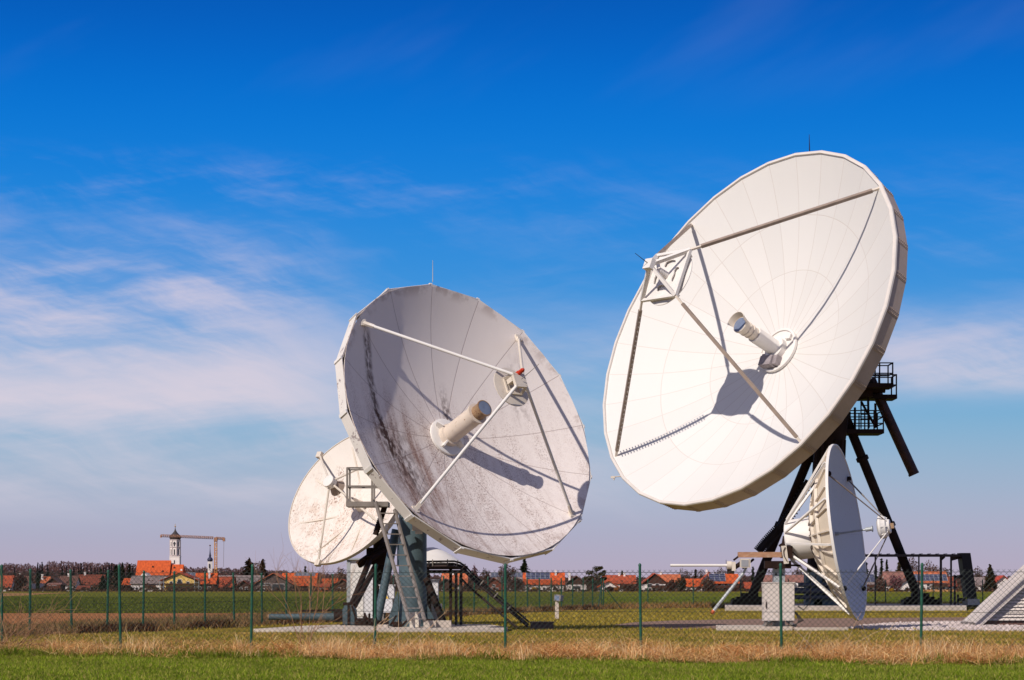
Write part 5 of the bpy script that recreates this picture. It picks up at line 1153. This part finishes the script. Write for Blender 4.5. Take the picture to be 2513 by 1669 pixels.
Z = 874; s = Z/F; g0 = gz(Z); rt = None
for i, (xa, xb, lab) in enumerate(((392, 402, 'steel scaffolding tower at the shaded corner beside grey farmhouse'), (477, 488, 'steel scaffolding tower between the yellow chalet and dark barn'))):
    xc_ = ((xa+xb)/2-XC)*s; w = (xb-xa)*s/2
    t = thing('scaffolding', lab, 'scaffolding', (xc_, Z, g0)); mb = MB()
    for sx in (-1, 1):
        for yy in (-.5, .7): mb.beam((sx*w, yy, 0), (sx*w, yy, 5.4), .1)
    mb.build('pole', m_galv, t, local=True)
    mb = MB()
    for zz in (1.7, 3.4, 5.1): mb.span((-w-.1, -.6, zz), (w+.1, .8, zz+.12))
    mb.build('deck', m_galv, t, local=True)
# church
def onion(mb, r, h, M, n=16):
    prof = [(r*.92, 0), (r*1.0, h*.06), (r*1.08, h*.12), (r*1.08, h*.2), (r*.95, h*.3), (r*.72, h*.41), (r*.45, h*.52), (r*.25, h*.64), (r*.13, h*.76), (r*.06, h*.9), (r*.03, h)]
    mb.lathe(prof, n, M)
Z = 1600; s = Z/F; g0 = gz(Z)
def cz(py): return CAMH+(YH-py)*s
def cxp(px): return (px-XC)*s
t = thing('church', 'white onion-domed church tower with long orange nave roof', 'church', (cxp(395), Z, g0))
mb = MB(); mb.span((cxp(335), Z, g0), (cxp(415), Z+16, cz(1412))); mb.span((cxp(415), Z+2, g0), (cxp(450), Z+14, cz(1412))); mb.build('wall', m_wallw, t)
mb = MB(); zr1, ze1 = cz(1375), cz(1412)
mb.prism([Vector((cxp(333), Z-1, ze1)), Vector((cxp(333), Z+8, zr1)), Vector((cxp(333), Z+17, ze1))], (cxp(416)-cxp(333), 0, 0)); rf = mb.build('roof', m_tile, t)
mb = MB(); zr2 = cz(1385)
mb.prism([Vector((cxp(416.5), Z+1, ze1)), Vector((cxp(416.5), Z+8, zr2)), Vector((cxp(416.5), Z+15, ze1))], (cxp(447)-cxp(416.5), 0, 0))
a_, b_, c_, d_ = Vector((cxp(447), Z+1, ze1)), Vector((cxp(447), Z+8, zr2)), Vector((cxp(447), Z+15, ze1)), Vector((cxp(456), Z+8, ze1)); mb.add([a_, b_, c_, d_], [(0, 3, 1), (1, 3, 2), (0, 2, 3)])
mb.build('choir_roof', m_tile, t)
for (px, py) in ((373, 1391), (352, 1402), (399, 1402), (425, 1393), (443, 1399)):
    yy = Z-1+9*(cz(py)-ze1)/(zr1-ze1) if px < 416 else Z+1+7*(cz(py)-ze1)/(zr2-ze1)
    mb = MB(); c0 = Vector((cxp(px), yy, cz(py))); mb.prism([c0+Vector((-.7, -.6, -.5)), c0+Vector((.7, -.6, -.5)), c0+Vector((.7, -.6, .3)), c0+Vector((0, -.6, .9)), c0+Vector((-.7, -.6, .3))], (0, 2.5, 0)); mb.build('dormer', m_wood if px != 443 else m_wallw, rf)
tx = cxp(423); w = (cxp(435.5)-cxp(410.5))/2
mb = MB(); mb.span((tx-w, Z+10, g0), (tx+w, Z+10+2*w, cz(1366))); mb.span((tx-w-.25, Z+9.75, cz(1366)+.003), (tx+w+.25, Z+10.25+2*w, cz(1364.5))); tw = mb.build('tower', m_wallw, t)
MT = Matrix.Translation((tx, Z+10+w, 0)); z0_, z1_ = cz(1364.4), cz(1323)
mb = MB(); mb.lathe([(w*1.06, z0_), (w*1.06, z1_)], 8, MT, phase=PI/8); mb.build('belfry', m_wallw, tw, 5)
mb = MB()
for zz in (z0_+.2, (z0_+z1_)/2, z1_-.7): mb.lathe([(w*1.07, zz), (w*1.15, zz+.25), (w*1.15, zz+.55), (w*1.07, zz+.7)], 8, MT, phase=PI/8, cap=False)
for k in range(8): a_ = PI/8+PI/4*k; mb.tube(Vector((tx+w*1.06*math.cos(a_), Z+10+w+w*1.06*math.sin(a_), z0_)), Vector((tx+w*1.06*math.cos(a_), Z+10+w+w*1.06*math.sin(a_), z1_)), .3, n=6)
mb.build('cornice', mat('stone_grey', (.5, .42, .42), .8, .1, .5), tw)
mb = MB()
for k in range(8):
    a_ = PI/4*k; er = Vector((math.cos(a_), math.sin(a_), 0)); et = Vector((-er.y, er.x, 0))
    for zf_, hh in ((.24, 2.0), (.72, 1.7)):
        c0 = Vector((tx, Z+10+w, z0_+(z1_-z0_)*zf_)) + er*(w*1.06*math.cos(PI/8)+.02); mb.box(c0, (.45, .03, hh), (et, er, Vector((0, 0, 1))))
mb.box((tx, Z+9.98, cz(1379)), (.4, .03, 1.3)); mb.build('tower_window', m_pane, tw)
mb = MB(); mb.lathe([(.9, 0), (.9, .06)], 16, Matrix.Translation((tx, Z+10+w-w*.99, z1_-3)) @ Matrix.Rotation(PI/2, 4, 'X')); mb.build('clock', m_pane, tw)
mb = MB(); onion(mb, w*1.08, cz(1292)-z1_, MT @ Matrix.Translation((0, 0, z1_)), 16); mb.build('onion_dome', mat('dome_copper', (.055, .045, .045), .5, .2, .6), tw, 30)
mb = MB(); mb.lathe([(.02, 0), (.5, .35), (.6, .7), (.5, 1.05), (.02, 1.4)], 10, MT @ Matrix.Translation((0, 0, cz(1292)-.3))); mb.beam((tx, Z+10+w, cz(1291)), (tx, Z+10+w, cz(1284)), .14); mb.beam((tx-.6, Z+10+w, cz(1286)), (tx+.6, Z+10+w, cz(1286)), .14); mb.build('finial', mat('gilded', (.7, .45, .2), .3, .1, 2, metal=.6), tw)
mb = MB(); mb.prism([Vector((cxp(353), Z-20, cz(1416))), Vector((cxp(376), Z-20, cz(1416))), Vector((cxp(364), Z-20, cz(1405)))], (0, 20, 0)); mb.span((cxp(354), Z-19.9, g0), (cxp(375), Z-1, cz(1416)-.01)); mb.build('porch_gable', m_wallw, t)
Z = 1700; s = Z/F; g0 = gz(Z); tx = cxp(515.5); MT = Matrix.Translation((tx, Z, 0)); w = 2.9/2*1.05
t = thing('chapel_tower', 'slim white chapel tower with dark onion cap and needle spire', 'tower', (tx, Z, g0))
mb = MB(); mb.lathe([(w*1.4, g0), (w*1.4, cz(1378))], 4, MT, phase=PI/4+.3); mb.build('tower', m_wallw, t)
mb = MB(); mb.box((tx-.3, Z-w*1.25, cz(1389)), (.45, .15, 1.6)); mb.box((tx-.3, Z-w*1.25, cz(1400)), (.35, .15, .8)); mb.build('tower_window', m_pane, t)
mb = MB(); hh = cz(1340)-cz(1378); mb.lathe([(w*1.1, 0), (w*1.35, hh*.07), (w*1.45, hh*.12), (w*1.2, hh*.2), (w*.55, hh*.28), (w*.5, hh*.33), (w*.62, hh*.38), (w*.45, hh*.45), (w*.3, hh*.55), (.22, hh*.8), (.16, hh)], 12, MT @ Matrix.Translation((0, 0, cz(1378)))); mb.build('onion_dome', mat('dome_slate', (.035, .035, .075), .5, .2, .6), t, 30)
mb = MB(); mb.lathe([(.02, 0), (.6, .5), (.6, .9), (.02, 1.3)], 8, MT @ Matrix.Translation((0, 0, cz(1341)))); mb.build('finial', m_wood, t, True)
# tower crane
Z = 930; s = Z/F; g0 = gz(Z)
t = thing('tower_crane', 'yellow and rust tower crane with long lattice jib beside the church', 'crane', (cxp(530), Z, g0))
m_cr = mat('crane_yellow', (.62, .30, .05), .6, .2, .4, col2=(.35, .12, .05), thr=(.45, .6)); m_cr2 = mat('crane_rust', (.34, .17, .10), .6, .2, .5)
def lattice(mb, p, q, w, n, r):
    p = Vector(p); q = Vector(q); d = (q-p).normalized(); u = d.orthogonal().normalized() if abs(d.z) < .9 else Vector((1, 0, 0)); v = d.cross(u)
    cs = [(u*a_+v*b_)*w/2 for a_, b_ in ((-1, -1), (1, -1), (1, 1), (-1, 1))]
    for c_ in cs: mb.beam(p+c_, q+c_, r)
    for i in range(n):
        a_ = p.lerp(q, i/n); b_ = p.lerp(q, (i+1)/n)
        for k in range(4):
            c1, c2 = cs[k], cs[(k+1) % 4]; mb.beam(a_+(c1 if i % 2 else c2), b_+(c2 if i % 2 else c1), r*.8)
xm = cxp(529.5); zj = cz(1320)
mb = MB(); lattice(mb, (xm, Z, g0), (xm, Z, zj-1.0), 1.0, 22, .2); mb.box((xm, Z, g0+.4), (1.6, 1.6, .35)); mb.build('mast', m_cr, t)
mb = MB(); lattice(mb, (xm-1, Z, zj), (cxp(394), Z, zj+.9), .75, 26, .15); mb.box((cxp(395), Z, zj+.6), (.3, .4, .5)); mb.build('jib', m_cr2, t)
mb = MB(); lattice(mb, (xm, Z, zj-.1), (cxp(551), Z, zj-.35), .7, 5, .16); mb.build('counter_jib', m_cr2, t)
mb = MB(); mb.box((cxp(549.5), Z, zj-.75), (.5, .6, .7)); mb.build('counterweight', m_cr2, t); mb = MB(); mb.box((xm, Z, zj-.6), (.7, .8, .8)); mb.build('slewing_unit', m_cr2, t)
mb = MB(); mb.tube((cxp(549.5), Z, zj-1), (cxp(548.5), Z, cz(1392)), .07, n=4); mb.build('hanging_cable', m_grey, t)
# ================================================================ trees
m_bark = mat('bark', (.075, .045, .035), .9, .3, 1)
m_barkl = mat('pale_bark', (.26, .18, .14), .9, .2, 1)
def conifer(label, px, Z, pt, pw, seed, col, name='conifer_tree', cat='tree', dens=1.0, group=None, ex=.65):
    """pt: top row, pw: half width in px"""
    s = Z/F; g0 = gz(Z); h = CAMH+(YH-pt)*s-g0; w = pw*s; rg = np.random.default_rng(seed)
    t = thing(name, label, cat, ((px-XC)*s, Z, g0), group)
    mb = MB(); mb.tube((0, 0, 0), (0, 0, h*.97), h*.022+.08, .03, 7); mb.build('trunk', m_bark, t, True, local=True)
    cs = []; ss = []; n_l = int(13*dens)+5
    for i in range(n_l):
        f = i/(n_l-1); z0 = h*(.08+.9*f); r0 = w*(1-f)**ex*rg.uniform(.75, 1.15)+.15; nb = max(3, int(11*(1-f))+3)
        for b in range(nb):
            a = rg.uniform(0, 2*PI); L = r0*rg.uniform(.55, 1.1); m_ = max(3, int(L*3.6*dens))
            for j in range(m_):
                q = (j+.6)/m_; cs.append((math.cos(a)*L*q, math.sin(a)*L*q, z0 - L*q*.32 + rg.normal(0, .12))); ss.append((.42+.36*(1-q))*rg.uniform(.7, 1.25)*(.8+.025*h))
    cs = np.array(cs); cs += rg.normal(0, .1, cs.shape); ss = np.array(ss)
    leaves('crown', M_LEAF, cs, ss, tints(rg, len(cs), col, .3), t, seed+1, True, .35)
    return t
FIR = [(.018, .026, .012), (.028, .036, .014), (.012, .017, .010), (.035, .03, .018)]
FIRB = [(.045, .022, .015), (.06, .03, .018), (.03, .018, .012), (.035, .03, .014)]
def bare(label, px, Z, pt, pw, seed, col, name='bare_tree', mtr=None, group=None, dens=1.0):
    s = Z/F; g0 = gz(Z); h = CAMH+(YH-pt)*s-g0; w = pw*s; rg = np.random.default_rng(seed); rd = random.Random(seed)
    t = thing(name, label, 'tree', ((px-XC)*s, Z, g0), group); mb = MB(); tips = []
    def grow(p, d, L, r, lv):
        q = p + d*L; mb.tube(p, q, r, r*.65, 4, False); tips.append(q)
        if lv == 0: return
        for k in range(rd.randint(3, 4)):
            nd = (d + Vector((rd.gauss(0, .5)*w/h*1.6, rd.gauss(0, .5)*w/h*1.6, rd.uniform(-.05, .4)))).normalized(); grow(p.lerp(q, rd.uniform(.6, 1)), nd, L*rd.uniform(.6, .8), r*.6, lv-1)
    grow(Vector((0, 0, 0)), Vector((0, 0, 1)), h*.32, max(.12, h*.018), 4); mb.build('trunk', mtr or m_bark, t, local=True)
    n = int(900*dens); u = rg.normal(size=(n, 3)); u /= np.linalg.norm(u, axis=1)[:, None]; r_ = rg.random(n)**.45
    lump = 1+.22*np.sin(u[:, 0]*5+seed)*np.cos(u[:, 2]*4+seed)
    c = np.stack([u[:, 0]*w*r_*lump, u[:, 1]*w*r_*lump, h*.60+u[:, 2]*h*.40*r_*lump], 1)
    leaves('crown', M_TWIG, c, rg.uniform(.15, .5, n), tints(rg, n, col, .3), t, seed+2, True)
    return t
TWIG = [(.13, .07, .055), (.17, .10, .08), (.10, .05, .04), (.2, .12, .09)]
TWIGP = [(.22, .09, .10), (.27, .12, .12), (.17, .07, .08)]
def bush(label, px, Z, pt, pw, seed, col, cat='bush', group=None, name='bush'):
    s = Z/F; g0 = gz(Z); h = CAMH+(YH-pt)*s-g0; w = pw*s; rg = np.random.default_rng(seed); n = 1100
    t = thing(name, label, cat, ((px-XC)*s, Z, g0), group)
    u = rg.normal(size=(n, 3)); u /= np.linalg.norm(u, axis=1)[:, None]; r_ = rg.random(n)**.4; lump = 1+.16*np.sin(u[:, 0]*6+seed)+.1*np.cos(u[:, 2]*7+u[:, 1]*5)
    c = np.stack([u[:, 0]*w*r_*lump, u[:, 1]*w*r_*lump, np.maximum(.1, h*.48+u[:, 2]*h*.5*r_*lump)], 1)
    leaves('foliage', M_LEAF, c, rg.uniform(.18, .5, n), tints(rg, n, col, .35), t, seed+2, True)
    mb = MB(); mb.tube((0, 0, 0), (0, 0, h*.6), .15, .05, 5)
    for k in range(5): a = 2*PI*k/5; mb.tube((0, 0, h*.15), (math.cos(a)*w*.6, math.sin(a)*w*.6, h*.6), .08, .03, 4)
    mb.build('stem', m_bark, t, local=True); return t
conifer('dense dark fir hiding the corner of the red-brown house', 253, 862, 1413, 13, 31, FIR, dens=1.6, ex=.4)
conifer('slim dark cypress between slate garage and small orange roof', 93, 870, 1408, 4.5, 32, FIR, 'cypress_tree')
conifer('dark fir rising behind the roofs near the dense fir', 248, 985, 1397, 10, 33, FIR)
conifer('tall dark spruce touching the end of the church nave', 318, 1000, 1385, 11, 34, FIR)
conifer('broad dark spruce group edge before the small orange house', 285, 960, 1388, 16, 35, FIR, dens=1.4)
conifer('short spruce between broad spruce and the church nave', 301, 1010, 1383, 10, 36, FIR)
conifer('round-topped dark brown conifer behind the timber barn', 612, 1000, 1371, 23, 37, FIRB, dens=1.9, ex=.24)
conifer('pointed spruce standing next to the pale birch', 645, 1000, 1372, 19, 38, FIRB, dens=1.7, ex=.5)
bare('pale bare birch between the two conifers behind the timber barn', 632, 980, 1374, 10, 39, [(.3, .2, .15), (.24, .15, .12)], 'birch_tree', m_barkl, dens=.5)
conifer('small pointed fir above the solar strip roof', 749, 1000, 1391, 7, 40, FIR)
conifer('tall layered spruce rising behind the solar covered orange house', 1287, 1000, 1372, 22, 41, FIR, dens=1.6, ex=.45)
bare('wide reddish bare tree in front of the pale solar house', 1242, 940, 1386, 22, 42, TWIG, dens=1.6)
bare('slender pinkish bare tree above the cable tray bend', 1165, 960, 1388, 8, 43, TWIGP)
bare('loose bare tree between cable tray and wide reddish tree', 1192, 960, 1396, 14, 44, TWIG)
bare('bare tree beside the tall layered spruce', 1262, 985, 1392, 12, 45, TWIG)
bush('tall brown thicket between red-brown gable and solar covered house', 1266, 880, 1416, 20, 46, [(.09, .03, .025), (.13, .05, .04), (.06, .02, .02)])
# wide pine
px, Z = 1462, 850; s = Z/F; g0 = gz(Z); rg = np.random.default_rng(50)
t = thing('pine_tree', 'wide olive pine with ragged flat tiers beside white brown-gabled house', 'tree', ((px-XC)*s, Z, g0))
mb = MB(); mb.path([(0, 0, 0), (.2, 0, 3), (.1, 0, 6), (.3, 0, 8.6)], [.35, .3, .2, .08], 7); cs = []; 
for (bx, bz, br, bh) in ((-2.2, 7.2, 1.8, 1.0), (.3, 8.6, 1.7, 1.1), (1.8, 9.0, 1.0, .7), (2.6, 6.6, 1.7, .8), (-2.9, 5.2, 2.0, .9), (.2, 5.9, 2.4, 1.3), (2.9, 5.0, 1.4, .8), (-1.6, 3.6, 2.2, 1.0), (1.3, 3.5, 2.3, 1.0), (3.2, 7.6, .8, .5)):
    mb.tube((.1, 0, bz-1.0), (bx, 0, bz-.2), .1, .04, 4)
    n = 190; u = rg.normal(size=(n, 3)); u /= np.linalg.norm(u, axis=1)[:, None]; r_ = rg.random(n)**.45; cs.append(np.stack([bx+u[:, 0]*br*r_, u[:, 1]*br*r_, bz+u[:, 2]*bh*r_], 1))
mb.build('trunk', m_bark, t, True, local=True); cs = np.concatenate(cs); leaves('crown', M_LEAF, cs, rg.uniform(.18, .45, len(cs)), tints(rg, len(cs), [(.07, .06, .018), (.05, .045, .015), (.10, .075, .025), (.04, .03, .014)], .3), t, 51, True)
conifer('small olive conifer peeking over the long orange roof white house', 1527, 960, 1402, 8, 52, [(.09, .07, .02), (.06, .05, .018)])
bare('bare tree above the orange wing of the big white house', 1680, 985, 1394, 24, 53, TWIG, dens=.5)
conifer('narrow dark fir above the low orange roof house', 1707, 960, 1398, 6.5, 54, FIRB)
bare('thin bare tree beside the narrow dark fir', 1722, 985, 1398, 12, 55, TWIG, dens=.5)
bush('dark green round bush beside the big white house', 1672, 855, 1417, 15, 56, [(.035, .03, .015), (.05, .04, .018), (.07, .03, .02)])
bush('reddish brown round bush between dark bush and big white house', 1647, 850, 1424, 13, 57, [(.12, .05, .035), (.09, .035, .028)])
bush('large twiggy brown bush below the steep orange gable', 1737, 852, 1417, 19, 58, [(.15, .08, .055), (.11, .05, .04), (.19, .11, .07)])
bush('small brown bush under the white annex of the pine', 1497, 850, 1440, 12, 59, [(.07, .03, .02), (.1, .04, .03)])
bush('brown garden bush before the long orange roof white house', 1545, 855, 1434, 16, 60, [(.10, .045, .03), (.13, .06, .04)])
bush('clump of brown shrubs under the bend of the cable tray', 1150, 858, 1432, 16, 61, [(.12, .055, .04), (.16, .08, .055)])
bare('dense bare tree standing above the prop rod', 1770, 985, 1394, 18, 62, TWIG, dens=.8)
conifer('dark fir seen beside the black leg', 1848, 960, 1392, 10, 63, FIR)
bare('wide bare tree behind the mast of the edge-on dish', 1905, 985, 1396, 26, 64, TWIG)
bare('bare reddish tree between mast and edge-on dish', 1965, 985, 1392, 22, 65, TWIG)
conifer('dark spruce at the rim of the edge-on dish', 2126, 960, 1381, 12, 66, FIR)
conifer('tall narrow spruce, first of a close pair', 2164, 960, 1372, 8, 67, FIR)
conifer('slightly shorter narrow spruce, second of a close pair', 2176, 955, 1374, 8, 68, FIR)
conifer('low dark spruce before the close pair', 2149, 940, 1388, 10, 69, FIR)
conifer('broad olive spruce behind the slanting black leg', 2207, 965, 1367, 14, 70, [(.07, .055, .022), (.05, .04, .02), (.09, .06, .03)], dens=1.3)
bare('big bare tree touching the slanting black leg', 2238, 985, 1368, 22, 71, TWIG, dens=1.4)
bare('wide rusty bare tree above the solar house roof', 2286, 985, 1379, 30, 72, [(.16, .085, .055), (.12, .06, .045), (.2, .11, .07)], dens=1.5)
bare('low rusty bare tree near the thick black cable bundle', 2318, 975, 1393, 16, 73, TWIG)
bush('magenta-pink blossoming shrub beside the white gabled wing', 2199, 850, 1412, 17, 74, TWIGP, name='blossoming_shrub')
bush('brown twiggy shrub by the edge-on dish rim', 2162, 850, 1421, 15, 75, TWIG)
conifer('large lone brown-green conifer near the louvred shelter', 2430, 855, 1386, 19, 76, [(.06, .05, .02), (.05, .035, .018), (.085, .055, .03), (.035, .028, .014)], dens=1.7, ex=.5)
bare('faint bare tree beside the large lone conifer', 2400, 985, 1390, 14, 77, TWIG, dens=.5)
bare('big dark bare tree in front of the low brown roof house', 52, 862, 1409, 18, 78, [(.09, .035, .03), (.12, .05, .04)], dens=1.5)
bare('bare tree behind the lean-to beside the white shelter', 838, 985, 1391, 14, 79, TWIG, dens=.7)
bush('yellow forsythia bush beside the cable tray posts', 1113, 856, 1443, 5, 80, [(.6, .36, .03), (.5, .3, .03)], name='forsythia_bush')
bush('yellow forsythia bush before the solar covered orange house', 1311, 852, 1442, 6, 81, [(.6, .36, .03), (.5, .3, .03)], name='forsythia_bush')
bush('orange-brown low bush at the white annex corner', 1514, 845, 1441, 6, 82, [(.5, .2, .04), (.4, .14, .03)])
bush('yellow bush at foot of magenta shrub', 2189, 842, 1445, 5, 83, [(.6, .36, .03), (.5, .3, .03)], name='forsythia_bush')
bush('dark bush before the small orange house by the church trees', 311, 856, 1437, 13, 84, [(.05, .025, .018), (.07, .03, .02)])
# low garden growth along the village edge and the far wood, each one mass nobody could count
rg = np.random.default_rng(90); N = 34000; px = rg.uniform(-120, 2700, N); Z = np.where(rg.random(N) < .35, rg.uniform(838, 862, N), rg.uniform(880, 1010, N))
h = .8+2.6*np.maximum(0, wob(px*.11, px*0, 1.0)+.25)+2.2*(Z > 880)+1.5*(Z > 930); s = Z/F
gzv = np.array([gz(z) for z in Z]); c = np.stack([(px-XC)*s, Z, gzv + rg.random(N)**.8*h*np.where(Z < 865, .7, 1.0)], 1)
kind(leaves('undergrowth', M_LEAF, c, rg.uniform(.2, .6, N), tints(rg, N, [(.08, .035, .028), (.06, .022, .018), (.11, .05, .036), (.04, .024, .015), (.15, .085, .055)], .3), None, 91), 'stuff')
N = 120000; px = rg.uniform(-250, 2800, N); Z = rg.uniform(1860, 2050, N); s = Z/F
top = np.interp(px, [-250, 60, 90, 130, 200, 330, 460, 600, 800, 1100, 1500, 1900, 2500, 2800], [1384, 1384, 1391, 1378, 1381, 1384, 1393, 1396, 1408, 1414, 1418, 1414, 1414, 1412])
top = top + 4*wob(px*.21, px*0, 1.0) + 2.5*wob(px*.63, px*0, 1.0)
hh = np.maximum(CAMH+(YH-top)*s+.7, 3); f = rg.random(N)**.65; c = np.stack([(px-XC)*s, Z, -.7+f*hh], 1)
kind(leaves('treeline', M_TWIG, c, rg.uniform(1.0, 2.2, N)*(1.4-1.05*f), tints(rg, N, [(.19, .10, .085), (.16, .085, .075), (.22, .125, .105), (.13, .07, .065)], .25), None, 92, flat=-.5), 'stuff')
# dark firs standing out of the far wood
rd = random.Random(9); rt = None; fp = [93, 98, 103, 117, 153, 163, 181, 193, 199, 205, 214, 223, 233, 240, 246, 254, 260, 268, 274, 280, 289, 296, 305, 312, 318, 326, 36, 489, 500, 570, 762]
for i, px in enumerate(fp):
    Z = rd.uniform(1790, 1840); p = G(px, Z); p.z = -.7
    pt = float(np.interp(px, [0, 100, 130, 200, 330, 480, 780], [1388, 1377, 1384, 1382, 1384, 1398, 1400]))+rd.uniform(1, 7); h = (CAMH+(YH-pt)*Z/F+.7)
    if rt is None:
        rt = conifer('dark fir standing out of the distant brown wood', px, Z, pt, 9, 95, [(.03, .03, .035), (.022, .022, .03), (.045, .035, .035)], 'fir_tree', dens=1.2, ex=.8, group='dark firs in the distant wood'); h0 = h
    else: dup(rt, p, rz=rd.uniform(0, 6), sc=h/h0*rd.uniform(.9, 1.05))
